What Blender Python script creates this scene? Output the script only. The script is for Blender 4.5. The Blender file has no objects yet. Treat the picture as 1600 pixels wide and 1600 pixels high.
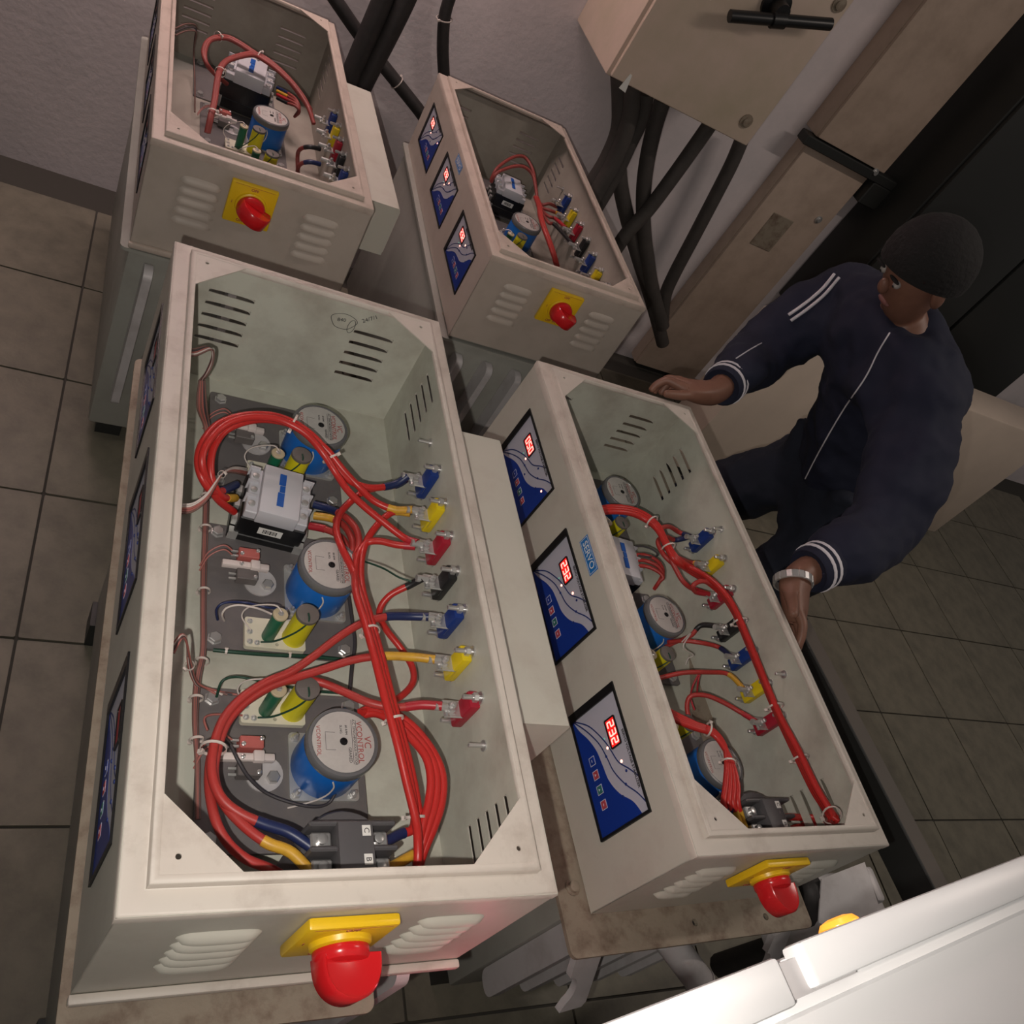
import bpy, bmesh, math, random
from mathutils import Matrix, Vector
from mathutils.geometry import tessellate_polygon
random.seed(7)
S = bpy.context.scene
C = S.collection
PI = math.pi

# ------------------------------------------------------------------ camera, world, lights, exposure
CR = Matrix(((0.8599, -0.1853, 0.4757), (0.1688, -0.7761, -0.6076), (0.4818, 0.6027, -0.6361)))   # rows: right, down, forward
CP = Vector((-0.116, -0.2272, 0.8116))
FPX = 1337.93
cd = bpy.data.cameras.new('camera'); cam = bpy.data.objects.new('camera', cd); C.objects.link(cam)
cd.sensor_width = 36; cd.lens = FPX / 1600 * 36; cd.clip_start = 0.02; cd.clip_end = 60
cam.matrix_world = Matrix.Translation(CP) @ Matrix((CR[0], -CR[1], -CR[2])).transposed().to_4x4()
S.camera = cam

wd = bpy.data.worlds.new('room_ambience'); S.world = wd; wd.use_nodes = True
bg = wd.node_tree.nodes['Background']; bg.inputs[0].default_value = (1.0, 0.93, 0.88, 1); bg.inputs[1].default_value = 0.10

fl = bpy.data.lights.new('phone_flash', 'SPOT'); fl.energy = 34.0; fl.color = (1.0, 0.93, 0.86); fl.shadow_soft_size = 0.006
fl.spot_size = math.radians(104); fl.spot_blend = 1.0
flo = bpy.data.objects.new('phone_flash', fl); C.objects.link(flo)
flo.matrix_world = Matrix.Translation(CP - CR[0] * 0.045 + CR[1] * 0.035) @ Matrix((CR[0], -CR[1], -CR[2])).transposed().to_4x4()
# fluorescent tube high on the back wall, to the left of the frame
tl = bpy.data.lights.new('wall_tube_light', 'AREA'); tl.shape = 'RECTANGLE'; tl.size = 1.2; tl.size_y = 0.06
tl.energy = 32.0; tl.color = (1.0, 0.76, 0.72)
tlo = bpy.data.objects.new('wall_tube_light', tl); C.objects.link(tlo); tlo.location = (-0.20, 2.44, 1.5); tlo.rotation_euler = (0.55, 0.25, 0)
# unseen fill light added overhead to brighten the right side of the scene
t2 = bpy.data.lights.new('right_fill_light', 'AREA'); t2.shape = 'RECTANGLE'; t2.size = 1.2; t2.size_y = 0.06
t2.energy = 16.0; t2.color = (1.0, 0.86, 0.76)
t2o = bpy.data.objects.new('right_fill_light', t2); C.objects.link(t2o); t2o.location = (2.7, 0.5, 2.1)

S.view_settings.view_transform = 'Standard'; S.view_settings.look = 'None'
S.view_settings.gamma = 1; S.view_settings.use_curve_mapping = False; S.view_settings.exposure = 0.0

# ------------------------------------------------------------------ materials
MT = {}
def mat(name, col, rough=0.5, metal=0.0, noise=None, emit=None, spec=0.5, bump=None, alpha=None):
    """noise = (scale, colour2, amount, low, high): a second colour laid on by a noise mask; bump = (scale, strength)"""
    if name in MT: return MT[name]
    m = bpy.data.materials.new(name); m.use_nodes = True; nt = m.node_tree; b = nt.nodes['Principled BSDF']
    b.inputs['Roughness'].default_value = rough; b.inputs['Metallic'].default_value = metal
    b.inputs['Specular IOR Level'].default_value = spec
    b.inputs['Base Color'].default_value = (*col, 1)
    if alpha is not None: b.inputs['Alpha'].default_value = alpha
    tc = nt.nodes.new('ShaderNodeTexCoord')
    if noise:
        sc, c2, amt, lo, hi = noise
        n = nt.nodes.new('ShaderNodeTexNoise'); n.inputs['Scale'].default_value = sc; n.inputs['Detail'].default_value = 7; n.inputs['Roughness'].default_value = 0.65
        nt.links.new(tc.outputs['Object'], n.inputs['Vector'])
        r = nt.nodes.new('ShaderNodeMapRange'); r.inputs['From Min'].default_value = lo; r.inputs['From Max'].default_value = hi; r.inputs['To Max'].default_value = amt
        nt.links.new(n.outputs['Fac'], r.inputs['Value'])
        mx = nt.nodes.new('ShaderNodeMix'); mx.data_type = 'RGBA'
        mx.inputs[6].default_value = (*col, 1); mx.inputs[7].default_value = (*c2, 1)
        nt.links.new(r.outputs['Result'], mx.inputs[0]); nt.links.new(mx.outputs[2], b.inputs['Base Color'])
    if bump:
        n2 = nt.nodes.new('ShaderNodeTexNoise'); n2.inputs['Scale'].default_value = bump[0]; n2.inputs['Detail'].default_value = 5
        nt.links.new(tc.outputs['Object'], n2.inputs['Vector'])
        bp = nt.nodes.new('ShaderNodeBump'); bp.inputs['Strength'].default_value = bump[1]; bp.inputs['Distance'].default_value = 0.004
        nt.links.new(n2.outputs['Fac'], bp.inputs['Height']); nt.links.new(bp.outputs['Normal'], b.inputs['Normal'])
    if emit:
        b.inputs['Emission Color'].default_value = (*emit[0], 1); b.inputs['Emission Strength'].default_value = emit[1]
    MT[name] = m
    return m

PAINT = mat('pebble_grey_paint', (0.50, 0.485, 0.42), 0.42, 0, (9, (0.34, 0.29, 0.24), 0.55, 0.52, 0.85))
RIMP = mat('dusty_rim_paint', (0.56, 0.51, 0.45), 0.5, 0, (13, (0.27, 0.21, 0.17), 0.75, 0.5, 0.82))
INNER = mat('grey_green_inner_paint', (0.54, 0.545, 0.465), 0.45, 0, (7, (0.33, 0.30, 0.25), 0.8, 0.45, 0.75))
PAINT_DIM = mat('dimmed_dusty_paint', (0.46, 0.40, 0.345), 0.5, 0, (9, (0.33, 0.27, 0.22), 0.6, 0.48, 0.85))  # next three, for back boxes: weaker flash painted into darker, dustier colour
RIM_DIM = mat('dimmed_dusty_rim_paint', (0.49, 0.41, 0.35), 0.5, 0, (13, (0.25, 0.19, 0.155), 0.75, 0.5, 0.82))
INNER_DIM = mat('dimmed_dusty_inner_paint', (0.38, 0.345, 0.295), 0.55, 0, (7, (0.27, 0.235, 0.195), 0.8, 0.45, 0.75))
PLATE = mat('dark_grey_bakelite', (0.125, 0.115, 0.115), 0.6, 0, (18, (0.19, 0.165, 0.15), 0.7, 0.45, 0.8))
RUST = mat('rusty_lid_plate', (0.30, 0.25, 0.19), 0.65, 0.1, (22, (0.13, 0.075, 0.05), 0.9, 0.47, 0.72), bump=(60, 0.3))
TANKP = mat('tank_grey_paint', (0.33, 0.33, 0.295), 0.5, 0, (5, (0.2, 0.18, 0.15), 0.6, 0.45, 0.8))
WALLM = mat('grey_plaster', (0.80, 0.71, 0.72), 0.85, 0, (2.2, (0.58, 0.54, 0.55), 0.8, 0.42, 0.72), bump=(45, 0.25))
TILE = mat('floor_tile_stone', (0.17, 0.155, 0.115), 0.55, 0, (14, (0.10, 0.093, 0.07), 0.8, 0.4, 0.7), bump=(50, 0.2))
GROUT = mat('tile_joint', (0.05, 0.046, 0.038), 0.9)
PANELP = mat('old_beige_panel_paint', (0.66, 0.52, 0.43), 0.5, 0, (4, (0.52, 0.44, 0.32), 0.8, 0.4, 0.7))
TRUNKP = mat('brown_beige_trunk_paint', (0.50, 0.385, 0.31), 0.45, 0, (6, (0.32, 0.24, 0.185), 0.8, 0.42, 0.75))
BLACK = mat('black_plastic', (0.008, 0.008, 0.009), 0.35)
RUBB = mat('black_conduit_rubber', (0.022, 0.02, 0.02), 0.6, 0, (30, (0.04, 0.035, 0.033), 0.6, 0.4, 0.7))
CABG = mat('dusty_dark_cable', (0.06, 0.052, 0.048), 0.7, 0, (20, (0.1, 0.085, 0.075), 0.6, 0.4, 0.75))
STEEL = mat('zinc_steel', (0.62, 0.61, 0.6), 0.3, 0.75)
BRACK = mat('dull_zinc_bracket', (0.55, 0.55, 0.53), 0.42, 0.6)
BLUE = mat('blue_motor_plastic', (0.008, 0.13, 0.50), 0.35, 0, (11, (0.03, 0.15, 0.42), 0.6, 0.45, 0.8))
CAPG = mat('clear_grey_motor_cap', (0.14, 0.14, 0.145), 0.25)
LABEL = mat('silver_label_foil', (0.55, 0.53, 0.50), 0.45, 0.15, (28, (0.42, 0.40, 0.38), 0.7, 0.45, 0.75))
INKR = mat('red_label_ink', (0.36, 0.07, 0.06), 0.6)
INKB = mat('dark_label_ink', (0.05, 0.045, 0.045), 0.6)
REDW = mat('red_cable_pvc', (0.50, 0.024, 0.02), 0.36, 0, (25, (0.42, 0.03, 0.025), 0.6, 0.45, 0.8))
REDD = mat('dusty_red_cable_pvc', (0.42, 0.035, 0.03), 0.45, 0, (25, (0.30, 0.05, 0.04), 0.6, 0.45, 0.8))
REDC = mat('dull_red_pvc', (0.27, 0.045, 0.038), 0.55, 0, (25, (0.19, 0.05, 0.045), 0.7, 0.42, 0.75))  # darker, duller red for cables in the back boxes
SLB = mat('blue_insulation_tape', (0.012, 0.022, 0.085), 0.4)
SLY = mat('yellow_insulation_tape', (0.60, 0.34, 0.03), 0.45, 0, (60, (0.4, 0.2, 0.03), 0.7, 0.45, 0.7))
SLR = mat('red_insulation_tape', (0.40, 0.02, 0.03), 0.4)
SLK = mat('black_insulation_tape', (0.015, 0.015, 0.016), 0.4)
TBL = mat('blue_terminal_plastic', (0.008, 0.035, 0.20), 0.4)
TYE = mat('yellow_terminal_plastic', (0.72, 0.55, 0.01), 0.4)
TRE = mat('red_terminal_plastic', (0.36, 0.012, 0.03), 0.4)
TBK = mat('black_terminal_plastic', (0.014, 0.014, 0.015), 0.4)
CREAM = mat('cream_tagboard', (0.66, 0.63, 0.50), 0.5)
GREENC = mat('green_resistor_body', (0.012, 0.14, 0.07), 0.4)
CERAM = mat('tan_ceramic_end', (0.45, 0.38, 0.25), 0.6)
YELC = mat('yellow_capacitor_body', (0.68, 0.60, 0.015), 0.4)
CAPE = mat('grey_potting_resin', (0.13, 0.115, 0.105), 0.6)
PINKS = mat('faded_red_switch_case', (0.44, 0.115, 0.10), 0.5)
GREYS = mat('grey_switch_case', (0.13, 0.115, 0.11), 0.5)
WHITEP = mat('white_nylon', (0.66, 0.58, 0.55), 0.5)
CONT = mat('pale_grey_contactor_plastic', (0.52, 0.52, 0.55), 0.45)
CBLUE = mat('contactor_blue_slider', (0.01, 0.09, 0.38), 0.4)
BLK2 = mat('dark_grey_block_plastic', (0.085, 0.082, 0.086), 0.5)
STICK = mat('white_sticker', (0.75, 0.74, 0.70), 0.5)
YSW = mat('yellow_switch_plate', (0.78, 0.50, 0.01), 0.35)
RSW = mat('red_switch_knob', (0.60, 0.012, 0.016), 0.22)
FACE = mat('meter_grey_face', (0.46, 0.46, 0.53), 0.35)
FBLUE = mat('meter_blue_print', (0.008, 0.035, 0.26), 0.3)
FNAVY = mat('meter_navy_line', (0.012, 0.03, 0.16), 0.4)
SERV = mat('cyan_blue_sticker', (0.01, 0.16, 0.48), 0.4)
DISP = mat('lit_red_display', (0.3, 0.0, 0.0), 0.3, emit=((1.0, 0.015, 0.012), 0.9))
DIGI = mat('lit_display_digit', (1, 0.4, 0.3), 0.3, emit=((1.0, 0.42, 0.36), 1.6))
LEDR = mat('lit_red_led', (1, 0.3, 0.25), 0.3, emit=((1.0, 0.40, 0.30), 3.0))
LEDG = mat('green_led', (0.1, 0.3, 0.2), 0.3, emit=((0.2, 0.6, 0.45), 0.5))
KRED = mat('meter_red_key', (0.42, 0.06, 0.08), 0.4)
KGRN = mat('meter_green_key', (0.03, 0.16, 0.14), 0.4)
WPRINT = mat('white_print', (0.62, 0.63, 0.72), 0.5)
GREENW = mat('dark_green_wire', (0.01, 0.05, 0.03), 0.45)
PINKW = mat('faded_pink_wire', (0.36, 0.12, 0.10), 0.5)
BROWNW = mat('dusty_brown_wire', (0.17, 0.09, 0.075), 0.55)
WHITEW = mat('white_wire', (0.62, 0.56, 0.52), 0.45)
GREYW = mat('dark_grey_wire', (0.045, 0.04, 0.045), 0.5)
TIE = mat('cable_tie_nylon', (0.62, 0.55, 0.5), 0.4)
SKIN = mat('brown_skin', (0.20, 0.095, 0.062), 0.5, 0, (30, (0.15, 0.065, 0.045), 0.6, 0.4, 0.75))
HAIR = mat('black_hair', (0.006, 0.005, 0.005), 0.85, bump=(90, 0.8))
NAVY = mat('navy_tracksuit', (0.007, 0.009, 0.028), 0.85, 0, (7, (0.014, 0.017, 0.036), 0.8, 0.4, 0.7), bump=(14, 0.5))
NAVT = mat('navy_trousers', (0.008, 0.011, 0.022), 0.9, 0, (6, (0.012, 0.016, 0.03), 0.8, 0.4, 0.7), bump=(12, 0.5))
STRIPE = mat('white_knit_stripe', (0.72, 0.68, 0.72), 0.7)
WCASE = mat('white_cabinet_paint', (0.93, 0.93, 0.93), 0.35)
WGREY = mat('grey_cabinet_trim', (0.55, 0.53, 0.53), 0.5)
ORANGE = mat('lit_amber_lens', (0.9, 0.35, 0.03), 0.25, emit=((1.0, 0.36, 0.04), 1.2))
ALU = mat('dull_galvanised', (0.55, 0.53, 0.53), 0.5, 0.15, (14, (0.36, 0.33, 0.32), 0.7, 0.45, 0.75))
DARKC = mat('dark_cabinet_paint', (0.02, 0.021, 0.02), 0.5)
GRNC = mat('grey_green_cabinet_paint', (0.10, 0.105, 0.088), 0.5)
BEIGE = mat('beige_cabinet_paint', (0.68, 0.56, 0.46), 0.55, 0, (3, (0.58, 0.48, 0.40), 0.8, 0.4, 0.7))
MARK = mat('black_marker_ink', (0.05, 0.05, 0.05), 0.7)

# ------------------------------------------------------------------ geometry helpers
class MB:
    def __init__(s): s.v = []; s.f = []
    def add(s, vs, fs, M=None):
        o = len(s.v)
        s.v += [tuple(M @ Vector(p)) if M else tuple(p) for p in vs]
        s.f += [tuple(i + o for i in f) for f in fs]
        return s
    def box(s, a, b, M=None):
        x0, y0, z0 = a; x1, y1, z1 = b
        return s.add([(x0,y0,z0),(x1,y0,z0),(x1,y1,z0),(x0,y1,z0),(x0,y0,z1),(x1,y0,z1),(x1,y1,z1),(x0,y1,z1)],
                     [(0,3,2,1),(4,5,6,7),(0,1,5,4),(1,2,6,5),(2,3,7,6),(3,0,4,7)], M)
    def rbox(s, a, b, r=0.002, seg=2, M=None):
        bm = bmesh.new(); bmesh.ops.create_cube(bm, size=1)
        for v in bm.verts:
            v.co = Vector([a[i] + (v.co[i] + .5) * (b[i] - a[i]) for i in range(3)])
        bmesh.ops.bevel(bm, geom=bm.edges[:], offset=r, segments=seg, affect='EDGES', profile=0.5)
        bm.verts.index_update()
        s.add([v.co[:] for v in bm.verts], [[v.index for v in f.verts] for f in bm.faces], M); bm.free(); return s
    def lathe(s, prof, n=24, M=None, cap=True):
        vs = [(r * math.cos(2*PI*k/n), r * math.sin(2*PI*k/n), z) for r, z in prof for k in range(n)]
        fs = [(i*n + k, i*n + (k+1) % n, (i+1)*n + (k+1) % n, (i+1)*n + k) for i in range(len(prof)-1) for k in range(n)]
        if cap: fs += [tuple(range(n))[::-1], tuple(range((len(prof)-1)*n, len(prof)*n))]
        return s.add(vs, fs, M)
    def tube(s, path, r, n=8, cap=True, taper=None):
        P = [Vector(p) for p in path]; m = len(P); T = []
        for i in range(m):
            t = (P[min(i+1, m-1)] - P[max(i-1, 0)]); T.append(t.normalized() if t.length > 1e-9 else Vector((0,0,1)))
        up = Vector((0,0,1)) if abs(T[0].z) < .9 else Vector((1,0,0))
        N = (up - T[0] * up.dot(T[0])).normalized(); vs = []
        for i in range(m):
            N = (N - T[i] * N.dot(T[i])).normalized(); B = T[i].cross(N)
            rr = r if taper is None else taper[i]
            vs += [tuple(P[i] + (N*math.cos(2*PI*k/n) + B*math.sin(2*PI*k/n)) * rr) for k in range(n)]
        fs = [(i*n + k, i*n + (k+1) % n, (i+1)*n + (k+1) % n, (i+1)*n + k) for i in range(m-1) for k in range(n)]
        if cap: fs += [tuple(range(n))[::-1], tuple(range((m-1)*n, m*n))]
        return s.add(vs, fs)
    def plate(s, outer, holes, z0, z1, M=None):
        """flat sheet in XY with real holes"""
        loops = [outer] + holes
        tris = tessellate_polygon([[Vector((x, y, 0)) for x, y in l] for l in loops])
        flat = [p for l in loops for p in l]; n = len(flat)
        vs = [(x, y, z1) for x, y in flat] + [(x, y, z0) for x, y in flat]; fs = []
        for t in tris:
            a, b, c = [Vector((*flat[i], 0)) for i in t]
            if (b-a).cross(c-a).z < 0: t = t[::-1]
            fs += [tuple(t), tuple(i + n for i in t[::-1])]
        o = 0
        for l in loops:
            k = len(l); fs += [(o+i, o+n+i, o+n+(i+1) % k, o+(i+1) % k) for i in range(k)]; o += k
        return s.add(vs, fs, M)
    def mesh(s, name, m, smooth=35):
        me = bpy.data.meshes.new(name); me.from_pydata(s.v, [], s.f); me.materials.append(m)
        bm = bmesh.new(); bm.from_mesh(me); bmesh.ops.recalc_face_normals(bm, faces=bm.faces[:]); bm.to_mesh(me); bm.free()
        if smooth:
            me.polygons.foreach_set('use_smooth', [True] * len(me.polygons)); me.set_sharp_from_angle(angle=math.radians(smooth))
        return me

def circ(x, y, r, n=16): return [(x + r*math.cos(2*PI*k/n), y + r*math.sin(2*PI*k/n)) for k in range(n)]
def rect(x0, y0, x1, y1): return [(x0,y0),(x1,y0),(x1,y1),(x0,y1)]
def rrect(x0, y0, x1, y1, r, n=5):
    out = []
    for cx, cy, a in ((x1-r, y0+r, -90), (x1-r, y1-r, 0), (x0+r, y1-r, 90), (x0+r, y0+r, 180)):
        out += [(cx + r*math.cos(math.radians(a + 90*k/n)), cy + r*math.sin(math.radians(a + 90*k/n))) for k in range(n+1)]
    return out
def spline(P, k=6):
    P = [Vector(p) for p in P]; out = []
    for i in range(len(P)-1):
        a = P[max(i-1, 0)]; b = P[i]; c = P[i+1]; d = P[min(i+2, len(P)-1)]
        for j in range(k):
            t = j / k
            out.append(0.5*((2*b) + (c-a)*t + (2*a-5*b+4*c-d)*t*t + (3*b-a-3*c+d)*t**3))
    out.append(P[-1]); return out
def TR(x, y, z): return Matrix.Translation((x, y, z))
def RZ(a): return Matrix.Rotation(a, 4, 'Z')
def basis(o, X, Y, Z):
    return Matrix(((X[0],Y[0],Z[0],o[0]),(X[1],Y[1],Z[1],o[1]),(X[2],Y[2],Z[2],o[2]),(0,0,0,1)))

# ------------------------------------------------------------------ object helpers
def obj(name, me, parent=None, M=None):
    o = bpy.data.objects.new(name, me); C.objects.link(o)
    if parent is not None: o.parent = parent
    if M is not None:
        o.matrix_local = M
    return o
def tag(o, label, cat, group=None):
    o['label'] = label; o['category'] = cat
    if group: o['group'] = group
    return o
def thing(name, label, cat, M=None, group=None):
    o = bpy.data.objects.new(name, None); C.objects.link(o); o.empty_display_size = 0.02
    if M is not None: o.matrix_world = M
    return tag(o, label, cat, group)
def struct(name, me, parent=None):
    o = obj(name, me, parent)
    if parent is None: o['kind'] = 'structure'
    return o
CACHE = {}
def shared(key, fn):
    if key not in CACHE: CACHE[key] = fn()
    return CACHE[key]
def text_mesh(body, size, m, depth=0.0002, bold=False):
    def mk():
        cu = bpy.data.curves.new('lettering', 'FONT'); cu.body = body; cu.size = size; cu.extrude = depth; cu.align_x = 'CENTER'; cu.align_y = 'CENTER'
        cu.resolution_u = 3
        if bold: cu.offset = size * 0.02
        o = bpy.data.objects.new('lettering', cu); C.objects.link(o)
        dg = bpy.context.evaluated_depsgraph_get()
        me = bpy.data.meshes.new_from_object(o.evaluated_get(dg)); bpy.data.objects.remove(o)
        me.materials.clear(); me.materials.append(m); return me
    return shared(('text', body, size, m.name, bold), mk)

# ------------------------------------------------------------------ the four boxes' frames (origin: near left corner of the rim, x width, y length, z up)
def frame(x, y, z, rx, ry, rz):
    ax = Vector((rx, ry, 1e-9)); a = ax.length
    R = Matrix.Rotation(a, 4, ax.normalized()) if a > 1e-6 else Matrix.Identity(4)
    return TR(x, y, z) @ RZ(rz) @ R
BOX = {'A': (frame(0, 0, 0, 0, 0, 0), 0.44, 0.9582, 0.2511),
       'B': (frame(0.7338, 0.0621, -0.0849, 0.0086, 0.0228, 0.025), 0.4177, 0.9804, 0.2578),
       'C': (frame(-0.0411, 1.4322, -0.1156, -0.0176, -0.0171, 0.0264), 0.449, 0.9414, 0.2387),
       'D': (frame(0.6993, 1.4364, -0.1078, -0.0142, -0.0166, -0.0087), 0.4461, 0.937, 0.2463)}
WHERE = {'A': 'front left enclosure', 'B': 'enclosure under the hands', 'C': 'back left enclosure', 'D': 'back right enclosure'}
def ray(u, v): return CR.transposed() @ Vector(((u-800)/FPX, (v-800)/FPX, 1))
def at(b, u, v, val, ax=2):
    """sight line (u, v) met with the plane local[ax] = val of box b, in the box's own metres"""
    Mi = BOX[b][0].inverted(); o = Mi @ CP; d = Mi.to_3x3() @ ray(u, v)
    return o + d * ((val - o[ax]) / d[ax])
def on(u, v, ax, val):
    d = ray(u, v); return CP + d * ((val - CP[ax]) / d[ax])

# ------------------------------------------------------------------ the setting
FZ = -1.0; WY = 2.60
fl_bm = MB().box((-3.5, -2.5, FZ-0.08), (6.0, WY, FZ-0.006))
floor = struct('floor', fl_bm.mesh('floor', GROUT))
tile_me = MB().plate(rrect(-0.197, -0.197, 0.197, 0.197, 0.004, 2), [], 0, 0.008).mesh('tile', TILE)
for i in range(17):
    for j in range(9):
        x = -1.5 + 0.4*i; y = -0.95 + 0.4*j
        if y + 0.2 < WY: obj('tile', tile_me, floor, TR(x, y, FZ-0.007 + random.uniform(-.0008, .0008)))
struct('wall_back', MB().box((-3.5, WY, FZ-0.08), (6.0, WY+0.12, 2.2)).mesh('wall_back', WALLM))

# ------------------------------------------------------------------ enclosures
def hood_mesh(pm, L=0.078):
    def mk():
        b = MB(); nu, nv = 15, 6; vs = []; fs = []
        for off in (0, -0.001):
            for i in range(nu):
                u = i/(nu-1); e = math.sqrt(max(0.0, 1-(2*u-1)**4))
                for j in range(nv):
                    t = j/(nv-1)
                    vs.append(((u-.5)*L, -0.0035 + 0.014*t*(0.35+0.65*e), (0.008*math.cos(t*PI/2)**0.8)*e + off + 0.0009))
        q = nu*nv
        for s in (0, q):
            fs += [(s+i*nv+j, s+i*nv+j+1, s+(i+1)*nv+j+1, s+(i+1)*nv+j) for i in range(nu-1) for j in range(nv-1)]
        fs += [(i*nv, (i+1)*nv, q+(i+1)*nv, q+i*nv) for i in range(nu-1)]
        return b.add(vs, fs).mesh('louvre', pm, 60)
    return shared(('hood', pm.name), mk)

def enclosure(b, label):
    M, W, L, H = BOX[b]; fx, fy, fz = W/0.44, L/0.9582, H/0.2511
    t = thing('stabiliser_enclosure', label, 'enclosure', M, 'open stabiliser enclosures')
    T = 0.0016; PT, RM, IN = (PAINT_DIM, RIM_DIM, INNER_DIM) if b in 'CD' else (PAINT, RIMP, INNER)
    # panel frames: X along, Y up, Z outward
    FR = basis((0,0,0), (1,0,0), (0,0,1), (0,-1,0))
    BK = basis((W,L,0), (-1,0,0), (0,0,1), (0,1,0))
    LF = basis((0,L,0), (0,-1,0), (0,0,1), (-1,0,0))
    RT = basis((W,0,0), (0,1,0), (0,0,1), (1,0,0))
    cols = [(0.102*fx, 0.345*fx)]
    zs = [-(0.068 + 0.0245*k)*fz for k in range(5)]
    def panel(name, F, w, slots, holes, inner_m=None):
        hs = [rect(cx-0.036, z-0.004, cx+0.036, z+0.004) for cx, z in slots] + holes
        bm = MB().plate(rect(0, -H, w, -0.0005), hs, -T, 0)
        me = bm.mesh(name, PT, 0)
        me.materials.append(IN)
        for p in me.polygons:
            if p.normal.z < -0.5: p.material_index = 1
        o = obj(name, me, t, F)
        for cx, z in slots: obj('louvre', hood_mesh(PT), o, TR(cx, z, 0))
        return o
    fs = [(c, z) for c in (0.102*fx, 0.345*fx) for z in zs]
    panel('front_panel', FR, W, fs, [])
    panel('back_panel', BK, W, [(W-c, z) for c, z in fs], [])
    panel('right_panel', RT, L, [(c, z) for c in (0.1*fy, 0.858*fy) for z in zs], [])
    cut = [rect(L-(y+0.103)*fy, -0.186*fz, L-(y-0.103)*fy, -0.060*fz) for y in (0.78, 0.485, 0.185)]
    panel('left_panel', LF, L, [], cut)
    fb = MB().box((0, 0, -H-0.002), (W, L, -H)); obj('bottom_panel', fb.mesh('bottom_panel', IN, 0), t)
    if b in 'AC':
     lp = MB().rbox((-0.002, -0.011, -H-0.010), (W+0.002, -0.0005, -H+0.002), 0.0025, 2); obj('bottom_lip', lp.mesh('bottom_lip', RM), t)
    # rim swept round the top with a raised gasket lip
    prof = [(0.0016,-0.016),(-0.0006,-0.015),(-0.0008,-0.003),(0.0004,-0.0006),(0.003,0.0004),(0.0205,0.0),(0.022,0.001),(0.0224,0.0095),(0.0235,0.0108),(0.0300,0.0108),(0.0308,0.010),(0.0308,0.004),(0.0288,0.004),(0.0275,-0.0012),(0.0016,-0.0012)]
    vs = []; n = len(prof)
    for cx, cy, sx, sy in ((0,0,1,1),(W,0,-1,1),(W,L,-1,-1),(0,L,1,-1)):
        vs += [(cx + sx*d, cy + sy*d, z) for d, z in prof]
    fcs = [(k*n+i, ((k+1) % 4)*n+i, ((k+1) % 4)*n+(i+1) % n, k*n+(i+1) % n) for k in range(4) for i in range(n)]
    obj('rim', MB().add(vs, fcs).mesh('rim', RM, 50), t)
    g = 0.0735; q = 0.0297
    for cx, cy, sx, sy in ((0,0,1,1),(W,0,-1,1),(W,L,-1,-1),(0,L,1,-1)):
        pts = [(cx+sx*q, cy+sy*q), (cx+sx*(q+g), cy+sy*q), (cx+sx*q, cy+sy*(q+g))]
        if sx*sy < 0: pts = pts[::-1]
        obj('corner_gusset', MB().plate(pts, [circ(cx+sx*0.0455, cy+sy*0.0455, 0.0028, 12)], 0.0085, 0.0104).mesh('corner_gusset', RM, 0), t)
    return t

enclosure('A', 'nearest open grey enclosure with blue motors, filling the left foreground')
enclosure('B', 'open grey enclosure that the person holds with both hands')
enclosure('C', 'open grey enclosure at the upper left, its yellow switch plate facing us squarely')
enclosure('D', 'dim open grey enclosure by the wall, between thick cables and the back left enclosure')

# tanks and lids under the boxes
def tank(b, label, lid, lid_m, lid_z, inset, lugs):
    M, W, L, H = BOX[b]; fl0 = M.translation.z
    t = thing('oil_tank', label, 'tank', TR(*M.translation) @ RZ(M.to_euler().z), 'oil tanks under the enclosures')
    z0 = FZ - M.translation.z; zt = lid_z - 0.008
    i = inset
    bm = MB().rbox((i, i, z0 + 0.08), (W-i, L-i, zt), 0.006, 2); obj('tank_body', bm.mesh('tank_body', TANKP), t)
    x0, y0, x1, y1 = lid
    hol = [circ(x, y, 0.006, 10) for x, y in lugs]
    lb = MB().plate(rrect(x0, y0, x1, y1, 0.012), hol, zt, lid_z); obj('tank_lid', lb.mesh('tank_lid', lid_m, 30), t)
    for k, (x, y) in enumerate(((x0+.03, y0+.1), (x0+.03, y0+.42), (x0+.03, y0+.74))):
        obj('lid_bolt', shared('lidbolt', lambda: MB().lathe([(0.013,0),(0.013,0.002),(0.0085,0.0022),(0.0085,0.008),(0.006,0.009)], 12).mesh('lid_bolt', RUST)), t, TR(x, y, lid_z))
    # cooling fins along the front
    for k in range(5):
        x = 0.05 + k*(W-0.1)/4
        f = MB().plate(rrect(-0.05, z0+0.2, 0.0, zt-0.02, 0.02), [], -0.009, 0.009, basis((x, i-0.001, 0), (0,1,0), (0,0,1), (1,0,0)))
        obj('cooling_fin', f.mesh('cooling_fin', ALU, 40), t)
    for sx in (0.06, W-0.06):
        for sy in (0.08, L-0.08):
            obj('foot', MB().box((sx-0.03, sy-0.03, z0), (sx+0.03, sy+0.03, z0+0.082)).mesh('foot', DARKC), t)
    return t
tank('A', 'grey oil tank under the nearest enclosure', (-0.008, -0.045, 0.335, 0.99), RUST, -0.275, 0.04, [])
tank('B', 'grey oil tank with a rusty brown lid under the enclosure being held', (-0.056, -0.056, 0.466, 1.02), RUST, -0.263, 0.03, [(0.198, -0.026), (0.36, -0.03)])
tank('C', 'grey oil tank under the back left enclosure', (-0.012, -0.012, 0.461, 0.953), TANKP, -0.252, 0.006, [])
tank('D', 'grey oil tank under the dim enclosure by the wall', (-0.012, -0.004, 0.458, 0.949), TANKP, -0.258, 0.004, [])

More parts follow.
